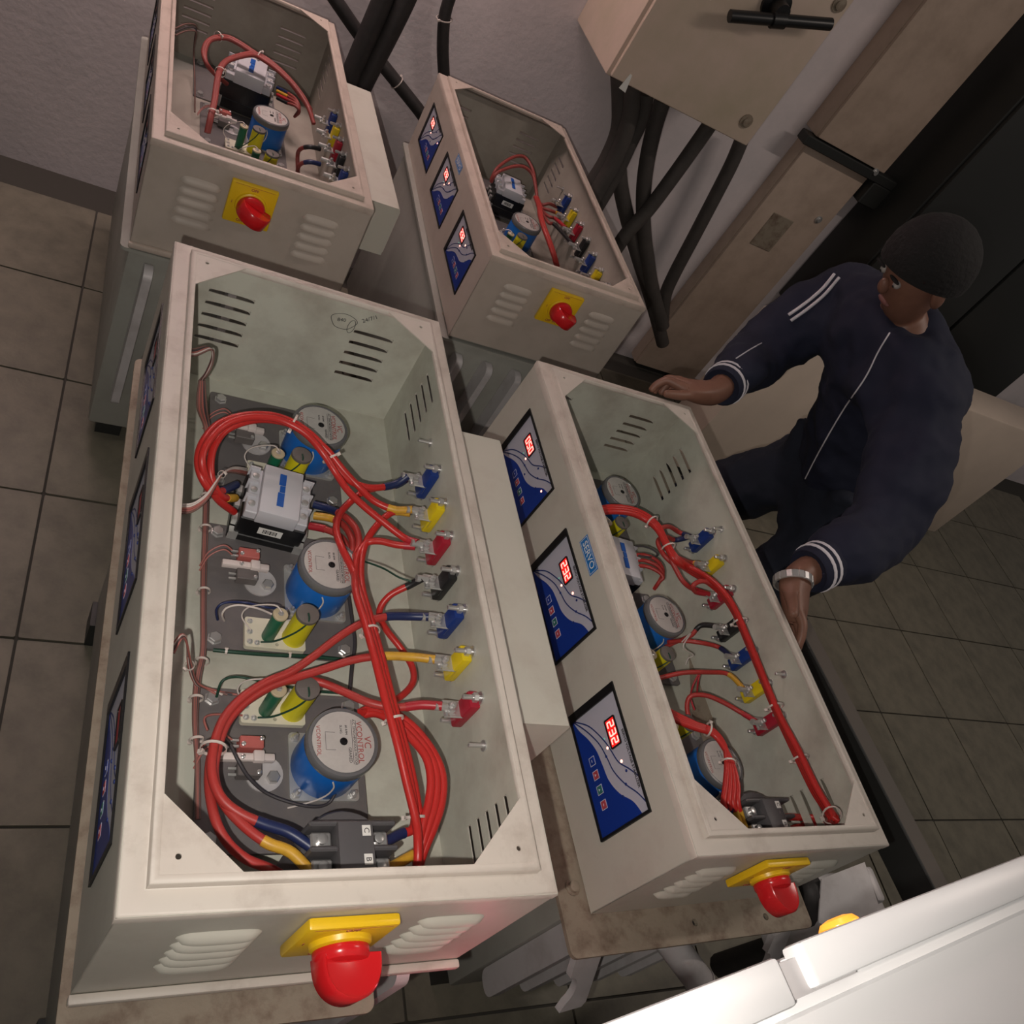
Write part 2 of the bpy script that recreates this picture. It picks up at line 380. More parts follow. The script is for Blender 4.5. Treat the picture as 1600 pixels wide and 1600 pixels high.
# terminal cover boxes on the right sides
def cover_box(b, label, x1, y0, y1, z0, z1):
    M, W, L, H = BOX[b]
    t = thing('terminal_cover_box', label, 'cover box', M, 'terminal covers')
    x0 = W + 0.002
    bm = MB().plate([(x0, z0), (x1, z0), (x1, z1-0.004), (x1-0.004, z1), (x0, z1)], [], y0, y1, basis((0,0,0), (1,0,0), (0,0,1), (0,1,0)))
    # plate() runs along its Z: here along y
    o = obj('cover_body', bm.mesh('cover_body', PAINT, 40), t)
    e = MB().rbox((x1-0.001, y0+0.004, z0+0.006), (x1+0.003, y1-0.004, z1-0.010), 0.001, 1); obj('cover_edge', e.mesh('cover_edge', RIMP), t)
    for y in (y0+0.06, (y0+y1)/2, y1-0.06):
        obj('cover_screw', shared('cscrew', lambda: MB().lathe([(0.009,0),(0.009,0.003),(0.005,0.004),(0.005,0.015),(0.003,0.017)], 12, Matrix.Rotation(PI/2, 4, 'Y')).mesh('cover_screw', STEEL)), t, TR(x1+0.003, y, (z0+z1)/2+0.02))
cover_box('A', 'long grey terminal cover on the side of the nearest enclosure, facing the meters', 0.5465, 0.222, 0.742, -0.17, -0.045)
cover_box('C', 'long grey terminal cover beside the back left enclosure, in front of two conduits', 0.548, 0.125, 0.70, -0.175, -0.045)

# ------------------------------------------------------------------ component meshes
def motor(b, x, y, z, label, rot=0.0):
    M = BOX[b][0] @ TR(x, y, z) @ RZ(rot)
    t = thing('synchronous_motor', label, 'motor', M, 'blue motors')
    hs = [circ(sx*0.038, sy*0.038, 0.003, 8) for sx in (-1,1) for sy in (-1,1)]
    obj('flange', shared('mfl', lambda: MB().plate(rrect(-0.0465,-0.0465,0.0465,0.0465,0.006), hs, 0, 0.004).mesh('flange', BRACK, 30)), t)
    obj('motor_body', shared('mbody', lambda: MB().lathe([(0.0445,0.004),(0.0455,0.006),(0.0455,0.064),(0.0445,0.066)], 40).mesh('motor_body', BLUE)), t)
    cp = obj('motor_cap', shared('mcap', lambda: MB().lathe([(0.0465,0.0655),(0.0475,0.067),(0.0475,0.077),(0.046,0.0795),(0.0425,0.080),(0.0420,0.0792),(0.003,0.0792)], 44).mesh('motor_cap', CAPG)), t)
    lb = obj('label_disc', shared('mlab', lambda: MB().lathe([(0.0412,0.0793),(0.0412,0.0798),(0.0052,0.0798),(0.0052,0.0793)], 44, None, False).mesh('label_disc', LABEL)), t)
    obj('shaft_hub', shared('mhub', lambda: MB().lathe([(0.0052,0.0790),(0.0050,0.0806),(0.0032,0.0808),(0.0026,0.0795),(0.001,0.0795)], 16).mesh('shaft_hub', BLACK)), t)
    R = RZ(-PI/2)
    for body, sz, m, u, v in (('VC', 0.013, INKR, 0, 0.0315), ('VCONTROL', 0.0105, INKR, 0, 0.0215), ('A.C. SYNCHRONOUS MOTOR', 0.0046, INKB, 0, 0.0145), ('GEARED', 0.0055, INKB, 0.018, 0.0075),
                              ('60 RPM', 0.0042, INKB, -0.016, 0.004), ('SL.NO.', 0.0042, INKB, -0.016, -0.003), ('VCONTROL', 0.0075, INKR, 0, -0.033)):
        obj('lettering', text_mesh(body, sz, m), lb, TR(0, 0, 0.0799) @ R @ TR(u, v, 0))
    obj('printed_rule', shared('mrule', lambda: MB().box((-0.03,0.0112,0),(0.03,0.0118,0.0002)).box((-0.03,0.0172,0),(0.03,0.0178,0.0002)).box((-0.012,-0.024,0),(0.012,-0.0236,0.0002)).box((-0.012,-0.011,0),(-0.0116,-0.0236,0.0002)).box((0.0116,-0.011,0),(0.012,-0.0236,0.0002)).mesh('printed_rule', INKB, 0)), lb, TR(0,0,0.0798) @ R)
    for sx in (-1, 1):
        for sy in (-1, 1):
            obj('flange_bolt', shared('mbolt', lambda: MB().lathe([(0.0065,0),(0.0065,0.0012),(0.0056,0.0014),(0.0056,0.0052),(0.0030,0.0056),(0.0030,0.011),(0.002,0.012)], 6).mesh('flange_bolt', STEEL, 30)), t, TR(sx*0.038, sy*0.038, 0.004))
    ld = MB().tube(spline([(-0.01,-0.0455,0.06),(-0.006,-0.049,0.05),(-0.01,-0.051,0.03),(-0.025,-0.052,0.012),(-0.05,-0.056,0.004)], 5), 0.0011, 6)
    obj('motor_lead', shared('mlead', lambda: ld.mesh('motor_lead', WHITEW)), t)
    return t

def hexbolt(t, x, y, z, name='plate_bolt'):
    obj(name, shared('hexb', lambda: MB().lathe([(0.0105,0),(0.0105,0.0015),(0.0088,0.0016),(0.0088,0.007),(0.0075,0.008)], 6).mesh('plate_bolt', STEEL, 30)), t, TR(x, y, z) @ RZ(0.4))

def mount_plate(b, cx, cy, z, label, hw=0.11, hl=0.108):
    M = BOX[b][0] @ TR(cx, cy, z)
    t = thing('mounting_plate', label, 'plate', M, 'dark mounting plates')
    obj('plate_sheet', shared(('mp', hw, hl), lambda: MB().plate(rrect(-hw,-hl,hw,hl,0.004,2), [circ(0.02,0.05,.002,8), circ(-0.05,-0.08,.002,8)], -0.006, 0).mesh('plate_sheet', PLATE, 0)), t)
    for sx in (-1,1):
        for sy in (-1,1):
            hexbolt(t, sx*(hw-0.017), sy*(hl-0.016), 0)
            obj('spacer', shared('mspc', lambda: MB().lathe([(0.006,-0.0095),(0.006,0)], 10).mesh('spacer', STEEL)), t, TR(sx*(hw-0.017), sy*(hl-0.016), -0.006))
    return t

def tag_board(b, x, y, z, label, gm=None, flip=1):
    M = BOX[b][0] @ TR(x, y, z) @ Matrix.Diagonal((1, 1, 1, 1))
    t = thing('capacitor_board', label, 'circuit board', M, 'tag boards with capacitors')
    obj('board', shared('tb', lambda: MB().plate(rrect(-0.043,-0.024,0.043,0.024,0.004,3), [circ(0.002,-0.017,.0025,8), circ(-0.005,0.017,.002,8)], 0.004, 0.012).mesh('board', CREAM, 30)), t)
    obj('board_foot', shared('tbf', lambda: MB().box((-0.038,-0.02,0),(-0.028,0.02,0.005)).box((0.028,-0.02,0),(0.038,0.02,0.005)).mesh('board_foot', CREAM, 0)), t)
    r = obj('resistor', shared('tbr', lambda: MB().lathe([(0.0088,0.012),(0.0095,0.014),(0.0095,0.066),(0.0105,0.067),(0.0105,0.070)], 20).mesh('resistor', GREENC)), t, TR(-0.011, -0.006, 0))
    obj('ceramic_end', shared('tbc', lambda: MB().lathe([(0.0106,0.0695),(0.0106,0.072),(0.0095,0.073),(0.0035,0.0732)], 20).mesh('ceramic_end', CERAM)), r)
    obj('terminal_nut', shared('tbn', lambda: MB().lathe([(0.0042,0.0725),(0.0042,0.0745),(0.002,0.075),(0.002,0.0775)], 6).mesh('terminal_nut', STEEL, 30)), r)
    c = obj('capacitor', shared('tbk', lambda: MB().lathe([(0.017,0.012),(0.0165,0.014),(0.0162,0.072)], 26).mesh('capacitor', YELC)), t, TR(0.026, -0.003, 0))
    obj('capacitor_end', shared('tbe', lambda: MB().lathe([(0.0163,0.0715),(0.0166,0.073),(0.0160,0.0765),(0.0145,0.077)], 26).mesh('capacitor_end', CAPE)), c)
    for k, (px, py) in enumerate(((-0.036,0.017),(-0.036,0.0),(-0.036,-0.016),(-0.026,-0.017))):
        obj('solder_tag', shared('tbt', lambda: MB().lathe([(0.0042,0.012),(0.0042,0.0128),(0.0022,0.013),(0.0022,0.0155),(0.0012,0.016)], 10).mesh('solder_tag', BRACK)), t, TR(px, py, 0))
    w = MB().tube(spline([(0.026,-0.003,0.0775),(0.026,-0.016,0.076),(0.016,-0.021,0.056),(-0.004,-0.021,0.028),(-0.022,-0.018,0.016)], 6), 0.0013, 6)
    obj('jumper_wire', shared('tbw', lambda: w.mesh('jumper_wire', GREENW)), t)
    w2 = MB().tube(spline([(-0.011,-0.006,0.077),(-0.02,0.006,0.074),(-0.045,0.016,0.05),(-0.052,0.012,0.03),(-0.036,0.0,0.016)], 6), 0.0011, 6)
    obj('lead_wire', shared('tbw2', lambda: w2.mesh('lead_wire', WHITEW)), t)
    return t

def limit_switch(b, x, y, z, label):
    t = thing('limit_switch', label, 'switch', BOX[b][0] @ TR(x, y, z), 'limit switch pairs')
    obj('red_switch', shared('ls1', lambda: MB().rbox((-0.008,0.006,0.012),(0.022,0.022,0.030),0.001,1).mesh('red_switch', PINKS)), t)['label'] = 'faded red switch case'
    obj('grey_switch', shared('ls2', lambda: MB().rbox((-0.008,-0.026,0.004),(0.022,-0.008,0.020),0.001,1).mesh('grey_switch', GREYS)), t)['label'] = 'dark grey switch case'
    obj('actuator_bar', shared('ls3', lambda: MB().rbox((-0.030,-0.008,0.014),(0.038,0.002,0.024),0.002,2).rbox((0.010,-0.010,0.012),(0.024,0.005,0.027),0.002,2).mesh('actuator_bar', WHITEP)), t)['label'] = 'white nylon bar'
    obj('base_disc', shared('ls4', lambda: MB().lathe([(0.024,0),(0.024,0.0025),(0.006,0.0026)], 28, TR(0.03,-0.016,0)).mesh('base_disc', ALU)), t)
    obj('disc_bolt', shared('ls5', lambda: MB().lathe([(0.0088,0.0026),(0.0088,0.0085),(0.007,0.010)], 6, TR(0.040,-0.022,0)).mesh('disc_bolt', STEEL, 30)), t)
    for k, (px, py, pz) in enumerate(((-0.004,0.010,0.030),(0.019,0.018,0.030),(-0.003,-0.004,0.024),(0.018,-0.022,0.020))):
        obj('switch_screw', shared('ls6', lambda: MB().lathe([(0.003,0),(0.003,0.0025),(0.0018,0.0032)], 10).mesh('switch_screw', STEEL)), t, TR(px, py, pz))
    for py in (0.010, 0.018, -0.014, -0.022):
        obj('switch_lug', shared('ls7', lambda: MB().box((-0.010,-0.0015,0),(0,0.0015,0.002)).mesh('switch_lug', BRACK, 0)), t, TR(-0.008, py, 0.022 if py > 0 else 0.010))
    for k, (py, pz) in enumerate(((0.010,0.024),(0.018,0.024))):
        w = MB().tube(spline([(-0.016,py,pz-0.001),(-0.03,py+0.004,pz+0.004),(-0.048,py-0.004,pz-0.006),(-0.058,py-0.024,pz-0.016)], 5), 0.0012, 6)
        obj('switch_wire', shared(('ls8', k), lambda: w.mesh('switch_wire', PINKW)), t)
    return t

def contactor(b, x, y, z, label, rot=0.0, s=1.0, code=True):
    t = thing('contactor', label, 'contactor', BOX[b][0] @ TR(x, y, z) @ RZ(rot) @ Matrix.Scale(s, 4), 'contactors')
    obj('base', shared('ct1', lambda: MB().rbox((-0.058,-0.047,0),(0.058,0.047,0.022),0.002,1).rbox((-0.050,-0.046,0.02),(0.050,0.046,0.060),0.002,1).mesh('base', BLACK)), t)
    for sx in (-1, 1):
        obj('terminal_row', shared(('ct2', sx), lambda: MB().rbox((sx*0.030-0.017,-0.044,0.058),(sx*0.030+0.017,0.044,0.074),0.0015,1).mesh('terminal_row', CONT)), t)
        for k in range(3):
            yy = -0.028 + 0.028*k
            obj('barrier', shared(('ct3', sx), lambda: MB().box((sx*0.042-0.008,-0.0012,0.058),(sx*0.042+0.008,0.0012,0.079)).mesh('barrier', CONT, 0)), t, TR(0, yy+0.014, 0))
            obj('clamp_screw', shared(('ct4', sx), lambda: MB().lathe([(0.0052,0.073),(0.0052,0.0765),(0.0035,0.0772)], 12, TR(sx*0.039,0,0)).mesh('clamp_screw', BRACK)), t, TR(0, yy, 0))
            obj('clamp_jaw', shared(('ct5', sx), lambda: MB().box((sx*0.052-0.005,-0.007,0.026),(sx*0.052+0.005,0.007,0.038)).mesh('clamp_jaw', BRACK, 0)), t, TR(0, yy, 0))
    obj('top_cover', shared('ct6', lambda: MB().rbox((-0.030,-0.050,0.060),(0.030,0.046,0.088),0.002,2).mesh('top_cover', CONT)), t)
    obj('slider', shared('ct7', lambda: MB().box((-0.006,-0.032,0.087),(0.004,-0.006,0.0895)).box((-0.004,-0.004,0.087),(0.004,0.008,0.0895)).box((-0.006,0.010,0.087),(0.004,0.032,0.0895)).mesh('slider', CBLUE, 0)), t)
    if code:
     st = obj('barcode_sticker', shared('ct8', lambda: MB().box((-0.018,-0.0472,0.034),(0.018,-0.0466,0.048)).mesh('barcode_sticker', STICK, 0)), t)
    bars = MB(); xx = -0.011
    for w in (1.5,1,2,1,1,2.5,1,1.5,1,2):
        bars.box((xx, -0.0475, 0.037), (xx+w*0.0009, -0.0471, 0.0455)); xx += w*0.0009 + 0.0009
    if code: obj('barcode', shared('ct9', lambda: bars.mesh('barcode', INKB, 0)), st)
    for sx in (-1, 1):
        for k in range(2):
            obj('mounting_ear', shared('ct10', lambda: MB().box((-0.007,-0.006,0),(0.007,0.006,0.024)).mesh('mounting_ear', BRACK, 0)), t, TR(sx*0.050, -0.0425 if k == 0 else 0.0425, 0.0))
    return t

def power_block(b, x, y, z, label):
    t = thing('power_terminal_block', label, 'terminal block', BOX[b][0] @ TR(x, y, z), 'round grey terminal blocks')
    obj('round_base', shared('pb1', lambda: MB().lathe([(0.056,0),(0.056,0.095),(0.053,0.1)], 36).mesh('round_base', BLK2)), t)
    obj('centre_rib', shared('pb2', lambda: MB().rbox((-0.021,-0.054,0.09),(0.021,0.029,0.135),0.002,2).mesh('centre_rib', BLK2)), t)
    for k, yy in enumerate((0.029, 0.001, -0.029)):
        obj('barrier', shared('pb3', lambda: MB().rbox((-0.052,-0.003,0.09),(0.052,0.003,0.130),0.002,1).mesh('barrier', BLK2)), t, TR(0, yy, 0))
    for yy in (0.015, -0.015):
        for sx in (-1, 1):
            cl = obj('cable_clamp', shared('pb4', lambda: MB().rbox((-0.012,-0.009,0.098),(0.012,0.009,0.116),0.002,1).mesh('cable_clamp', STEEL)), t, TR(sx*0.034, yy, 0))
            obj('clamp_screw', shared('pb5', lambda: MB().lathe([(0.0062,0.116),(0.0062,0.1205),(0.0045,0.1212)], 14).mesh('clamp_screw', STEEL)), cl)
    for yy, ch in ((0.018, 'C'), (-0.014, 'B')):
        st = obj('letter_sticker', shared('pb6', lambda: MB().box((-0.005,-0.006,0.1351),(0.005,0.006,0.1356)).mesh('letter_sticker', STICK, 0)), t, TR(0.012, yy, 0))
        obj('lettering', text_mesh(ch, 0.009, INKB), st, TR(0, 0, 0.1357) @ RZ(-PI/2))
    return t

TCOL = {'blue': TBL, 'yellow': TYE, 'red': TRE, 'black': TBK}
def terminal(b, y, z, colour, label):
    M, W, L, H = BOX[b]
    # local frame on the right wall: X = -x (inward), Y = y, Z = up
    t = thing('terminal_post', label, 'terminal', M @ TR(W-0.0018, y, z) @ RZ(PI), 'coloured terminals on the right wall')
    tilt = Matrix.Rotation(-0.0, 4, 'X')
    obj('insulator', shared(('tp1', colour), lambda: MB().rbox((0,-0.0125,-0.030),(0.016,0.0125,0.030),0.003,2).mesh('insulator', TCOL[colour])), t)
    for zz in (0.034, -0.034):
        bo = obj('stud_bolt', shared('tp2', lambda: MB().lathe([(0.0085,0),(0.0085,0.002),(0.0035,0.0021),(0.0035,0.027),(0.0025,0.028)], 12, Matrix.Rotation(PI/2, 4, 'Y')).mesh('stud_bolt', STEEL)), t, TR(0, 0, zz))
        obj('nut', shared('tp3', lambda: MB().lathe([(0.0068,0.006),(0.0068,0.012),(0.0058,0.0128)], 6, Matrix.Rotation(PI/2, 4, 'Y')).mesh('nut', STEEL, 30)), bo)
    br = obj('bracket', shared('tp4', lambda: MB().rbox((0.010,-0.0125,-0.003),(0.040,0.0125,0.0005),0.001,1).rbox((0.010,-0.0125,-0.018),(0.013,0.0125,0.002),0.001,1).mesh('bracket', BRACK)), t)
    obj('clamp_bolt', shared('tp5', lambda: MB().lathe([(0.0098,0.0005),(0.0098,0.002),(0.0072,0.0021),(0.0072,0.007),(0.004,0.0075),(0.004,0.013),(0.003,0.014)], 6, TR(0.029,0,0)).mesh('clamp_bolt', STEEL, 30)), br)
    obj('end_bolt', shared('tp6', lambda: MB().lathe([(0.004,0),(0.004,0.018),(0.003,0.019)], 8, basis((0.036,0.012,-0.001),(1,0,0),(0,0,1),(0,-1,0))).mesh('end_bolt', STEEL)), br)
    obj('lug', shared('tp7', lambda: MB().lathe([(0.0055,0.0),(0.0055,0.018)], 10, Matrix.Translation((0.036,0,0.003)) @ Matrix.Rotation(PI/2, 4, 'Y')).mesh('lug', BRACK)), br)
    return t

def wall_stud(b, y, z, label):
    M, W, L, H = BOX[b]
    t = thing('wall_stud', label, 'stud', M @ TR(W-0.0018, y, z) @ RZ(PI))
    obj('washer', shared('ws1', lambda: MB().lathe([(0.0075,0),(0.0075,0.0015),(0.004,0.0016)], 14, Matrix.Rotation(PI/2, 4, 'Y')).mesh('washer', STEEL)), t)
    obj('thread', shared('ws2', lambda: MB().lathe([(0.003,0),(0.003,0.022),(0.002,0.023)], 10, Matrix.Rotation(PI/2, 4, 'Y')).mesh('thread', STEEL)), t)

# ------------------------------------------------------------------ meters
def mcurve(P, w, W, H, m):
    pts = spline([(u*W, v*H, 0) for u, v in P], 8); b = MB(); n = len(pts); vs = []
    for i, p in enumerate(pts):
        t = (pts[min(i+1, n-1)] - pts[max(i-1, 0)]).normalized(); nn = Vector((-t.y, t.x, 0))
        for q in (p + nn*w/2, p - nn*w/2): vs.append((min(max(q.x, 0), W), min(max(q.y, 0), H), 0))
    k = len(vs); vs2 = vs + [(x, y, 0.0003) for x, y, z in vs]
    fs = []
    for i in range(n-1):
        a = 2*i; fs += [(k+a, k+a+2, k+a+3, k+a+1), (a, a+1, a+3, a+2), (a, a+2, k+a+2, k+a), (a+1, k+a+1, k+a+3, a+3)]
    return b.add(vs2, fs).mesh('printed_line', m, 0)
SEG = {'0': 'abcdef', '2': 'abged', '3': 'abgcd', '5': 'afgcd', '1': 'bc'}
def meter(b, yc, digits, label, led2, lit=True):
    M, W, L, H = BOX[b]; fy, fz = L/0.9582, H/0.2511
    mw, mh = 0.197*fy, 0.120*fz
    F = M @ basis((0, (yc+0.0985)*fy, -0.183*fz), (0,-1,0), (0,0,1), (-1,0,0))       # X reads along, Y up, Z outward
    t = thing('digital_meter', label, 'meter', F, 'digital voltage meters')
    key = b if b in 'A' else b
    fr = MB().plate(rect(-0.004*fy, -0.0025, mw+0.0035*fy, mh+0.0025), [rect(0.010, 0.0015, mw-0.0005, mh-0.0015)], -0.012, 0.0022)
    obj('bezel', shared(('m1', b), lambda: fr.mesh('bezel', BLACK, 0)), t)
    fw, fh = mw-0.0105, mh-0.003
    fc = obj('face', shared(('m2', b), lambda: MB().box((0.010,0.0015,-0.010),(mw-0.0005,mh-0.0015,-0.0006)).mesh('face', FACE, 0)), t)
    FM = TR(0.010, 0.0015, -0.0006)
    def blue():
        bd = [(0,.02),(.10,.10),(.22,.24),(.35,.34),(.48,.38),(.62,.42),(.76,.55),(.88,.76),(1,.86)]
        sp = [(p.x, p.y) for p in spline([(u*fw, v*fh, 0) for u, v in bd], 6)]
        return MB().plate([(fw, 0)] + sp[::-1] + [(0, 0)] if sp[0][1] > 1e-6 else [(fw, 0)] + sp[::-1], [], 0, 0.0003).mesh('blue_print', FBLUE, 0)
    obj('blue_print', shared(('m3', b), blue), fc, FM)
    obj('printed_line', shared(('m4', b), lambda: mcurve([(0,.05),(.12,.32),(.30,.53),(.42,.62),(.54,.70),(.64,.86),(.74,1.0)], 0.0022, fw, fh, FNAVY)), fc, FM)
    obj('printed_line', shared(('m5', b), lambda: mcurve([(0,.03),(.14,.24),(.30,.42),(.44,.50),(.58,.56),(.72,.70),(.84,.88),(.95,1.0)], 0.0022, fw, fh, FNAVY)), fc, FM)
    obj('lettering', text_mesh('SERVO VOLTAGE STABILIZER', 0.0072, INKB, bold=True), fc, FM @ TR(fw*0.57, fh*0.945, 0.0004))
    d = obj('display_frame', shared('m6', lambda: MB().plate(rrect(-0.024,-0.0135,0.024,0.0135,0.003,3), [rrect(-0.0215,-0.011,0.0215,0.011,0.001,2)], 0, 0.002).mesh('display_frame', BLACK, 0)), fc, FM @ TR(fw*0.30, fh*0.76, 0))
    sc = obj('display', shared(('m7', lit), lambda: MB().box((-0.0215,-0.011,0),(0.0215,0.011,0.0008)).mesh('display', DISP if lit else SLR, 0)), d)
    def seg(ch):
        w, h, s = 0.0042, 0.0076, 0.0011; bb = MB()
        R = {'a': (-w,h-s,w,h+s), 'g': (-w,-s,w,s), 'd': (-w,-h-s,w,-h+s), 'b': (w-s,0,w+s,h), 'c': (w-s,-h,w+s,0), 'f': (-w-s,0,-w+s,h), 'e': (-w-s,-h,-w+s,0)}
        for c in SEG[ch]:
            x0,y0,x1,y1 = R[c]; bb.box((x0,y0,0.0008),(x1,y1,0.0014))
        return bb.mesh('digit', DIGI, 0)
    for k, ch in enumerate(digits if lit else ''): obj('digit', shared(('seg', ch), lambda: seg(ch)), sc if False else d, TR((k-1)*0.0135, 0, 0))
    def dot(m, r): return shared(('dot', m.name, r), lambda: MB().lathe([(r,0),(r,0.0008),(r*.6,0.0013)], 12).mesh('indicator_lamp', m))
    for u, v, m, r in ((.30,.56,LEDG if lit else FNAVY,0.0014),(.385,.57,LEDR if lit else FNAVY,0.0022),(*led2,LEDR if lit else FNAVY,0.0024)): obj('indicator_lamp', dot(m, r), fc, FM @ TR(u*fw, v*fh, 0))
    for u, v in ((.44,.50),(.53,.44),(.64,.80),(.73,.72),(.80,.60)):
        if abs(u-led2[0]) > .05: obj('indicator_lamp', dot(FNAVY, 0.0023), fc, FM @ TR(u*fw, v*fh, 0))
    for k, (u, m) in enumerate(((.40,FBLUE),(.52,KRED),(.645,KGRN),(.77,KRED))):
        kb = obj('key', shared(('m8', m.name), lambda: MB().rbox((-0.006,-0.006,0),(0.006,0.006,0.0010),0.0004,1).mesh('key', m)), fc, FM @ TR(u*fw, .20*fh, 0))
        obj('key_outline', shared('m9', lambda: MB().plate(rect(-0.0072,-0.0072,0.0072,0.0072), [rect(-0.0063,-0.0063,0.0063,0.0063)], 0, 0.0005).mesh('key_outline', WPRINT, 0)), kb)
        obj('key_mark', shared(('m10', k % 3), lambda: MB().plate([(-0.0022,-0.0018),(0.0022,-0.0018),(0,0.0022)] if k % 3 else rect(-0.002,-0.0006,0.002,0.0006), [], 0.001, 0.0013).mesh('key_mark', WPRINT, 0)), kb)
    return t
ORD = {'A': ('farthest', 'middle', 'nearest'), 'B': ('farthest', 'middle', 'nearest'), 'C': ('farthest', 'middle', 'nearest'), 'D': ('farthest', 'middle', 'nearest')}
for b, dg in (('A', ('232','232','232')), ('B', ('050','232','232')), ('C', ('232','232','232')), ('D', ('232','232','232'))):
    for k, yc in enumerate((0.78, 0.485, 0.185)):
        meter(b, yc, dg[k], '%s digital meter with %s display on the side of the %s' % (ORD[b][k], 'dark' if b in 'AC' else 'lit red', WHERE[b]), (0.90, 0.72) if k == 0 else (0.55, 0.76), b in 'BD')
for b in 'BD':
    M, W, L, H = BOX[b]; fy = L/0.9582
    t = thing('name_sticker', 'small blue SERVO sticker above the meters of the %s' % WHERE[b], 'sticker', M @ basis((-0.0002, 0.505*fy + (0 if b == 'B' else -0.04), -0.0275), (0,-1,0), (0,0,1), (-1,0,0)), 'blue stickers')
    obj('sticker_sheet', shared('sv1', lambda: MB().box((-0.036,-0.0122,0),(0.036,0.0122,0.0006)).mesh('sticker_sheet', SERV, 0)), t)
    obj('lettering', text_mesh('SERVO', 0.019, STICK), t, TR(0,0,0.0008))
    obj('sticker_border', shared('sv2', lambda: MB().plate(rect(-0.034,-0.0105,0.034,0.0105), [rect(-0.0333,-0.0098,0.0333,0.0098)], 0.0005, 0.0008).mesh('sticker_border', STICK, 0)), t)

# ------------------------------------------------------------------ rotary switches
def rotary_switch(b, label, ang, xc=0.2215):
    M, W, L, H = BOX[b]; fx, fz = W/0.44, H/0.2511
    F = M @ basis((xc*fx, -0.0005, -0.0765*fz), (1,0,0), (0,0,1), (0,-1,0))
    t = thing('rotary_switch', label, 'switch', F, 'red and yellow rotary switches')
    pl = obj('switch_plate', shared('rs1', lambda: MB().rbox((-0.047,-0.047,0),(0.047,0.047,0.012),0.003,2).mesh('switch_plate', YSW)), t)
    for body, u, v, sz in (('OFF', 0, 0.037, 0.0085), ('OFF  POWER', 0.004, -0.038, 0.0085), ('I', -0.038, 0, 0.0085)):
        obj('lettering', text_mesh(body, sz, INKR, bold=True), pl, TR(u, v, 0.0122))
    obj('printed_rule', shared('rs0', lambda: MB().box((-0.04,0.0428,0.012),(0.04,0.0434,0.0122)).mesh('printed_rule', INKR, 0)), pl)
    obj('collar', shared('rs2', lambda: MB().lathe([(0.032,0.012),(0.031,0.017),(0.028,0.019)], 36).mesh('collar', YSW)), t)
    kn = obj('knob', shared('rs3', lambda: MB().lathe([(0.0275,0.0185),(0.0285,0.020),(0.0285,0.027),(0.026,0.031),(0.02,0.033)], 36).mesh('knob', RSW)), t, RZ(ang))
    # handle: a thick rounded fin, one end longer, domed outline
    def fin():
        ol = []
        for k in range(25):
            a = PI*k/24; ol.append((0.006 + 0.033*math.cos(a), 0.026 + 0.042*max(0, math.sin(a))**0.75))
        n = len(ol); vs = []; fs = []
        ys = ((-0.0135,0.86),(-0.0150,0.94),(-0.0125,1.0),(0.0125,1.0),(0.0150,0.94),(0.0135,0.86))
        for yy, s in ys:
            for x, z in ol: vs.append((0.006+(x-0.006)*s, yy, 0.024+(z-0.024)*s))
        for r in range(len(ys)-1): fs += [(r*n+i, r*n+i+1, (r+1)*n+i+1, (r+1)*n+i) for i in range(n-1)] + [(r*n+n-1, r*n, (r+1)*n, (r+1)*n+n-1)]
        fs += [tuple(range(n)), tuple(range((len(ys)-1)*n, len(ys)*n))[::-1]]
        return MB().add(vs, fs).mesh('knob_handle', RSW, 50)
    obj('knob_handle', shared('rs4', fin), kn)
    return t
rotary_switch('A', 'large red knob on yellow plate, closest to the camera at the bottom', -0.15)
rotary_switch('B', 'red knob on yellow plate under the held enclosure, beside the torn grey box', -0.15)
rotary_switch('C', 'red knob on yellow plate on the back left enclosure, handle pointing right', -0.35, 0.200)
rotary_switch('D', 'red knob on yellow plate on the dim enclosure by the wall', -0.3)

# ------------------------------------------------------------------ contents of the boxes
PZ = -0.235
def fill(b, motors, kinds, boards, limits, cont, block, dz, names):
    for k, (x, y) in enumerate(motors):
        mount_plate(b, x-0.052, y-0.002, PZ+dz, 'dark grey mounting plate under the %s motor of the %s' % (names[k], WHERE[b]))
        motor(b, x, y, PZ+dz, '%s blue motor with round label in the %s' % (names[k], WHERE[b]))
        if boards[k]: tag_board(b, x+boards[k][0], y+boards[k][1], PZ+dz, 'cream board with yellow capacitor by the %s motor of the %s' % (names[k], WHERE[b]))
        if limits[k]: limit_switch(b, x+limits[k][0], y+limits[k][1], PZ+dz, 'red and grey limit switch pair beside the %s motor of the %s' % (names[k], WHERE[b]))
    if cont: contactor(b, *cont)
    if block: power_block(b, *block)
N3 = ('farthest', 'middle', 'nearest')
fill('A', [(0.272,0.80),(0.273,0.515),(0.272,0.24)], None, [(-0.060,-0.070),(-0.064,-0.084),(-0.068,0.077)], [(-0.115,0.020),(-0.112,0.025),(-0.108,0.005)],
     (0.203, 0.640, PZ-0.008, 'black and pale grey contactor with a barcode sticker, between two motors of the nearest enclosure', -0.12), (0.257, 0.089, PZ, 'round dark grey terminal block with C and B stickers in the nearest enclosure'), 0, N3)
fill('B', [(0.292,0.835),(0.291,0.517),(0.298,0.208)], None, [(-0.055,-0.085),(-0.055,-0.085),(-0.068,0.080)], [(-0.115,0.020),(-0.112,0.025),(-0.108,0.005)],
     (0.225, 0.645, PZ-0.012, 'pale grey contactor half hidden behind the wall of the held enclosure', -0.12), (0.310, 0.089, PZ-0.004, 'round dark grey terminal block at the corner of the held enclosure'), -0.012, N3)
fill('C', [(0.30,0.595)], None, [(-0.060,-0.085)], [(-0.112,0.025)],
     (0.245, 0.745, PZ+0.01, 'black contactor under looped red cables in the back left enclosure', -0.12, 1.25, False), None, 0.0, ('only visible',))
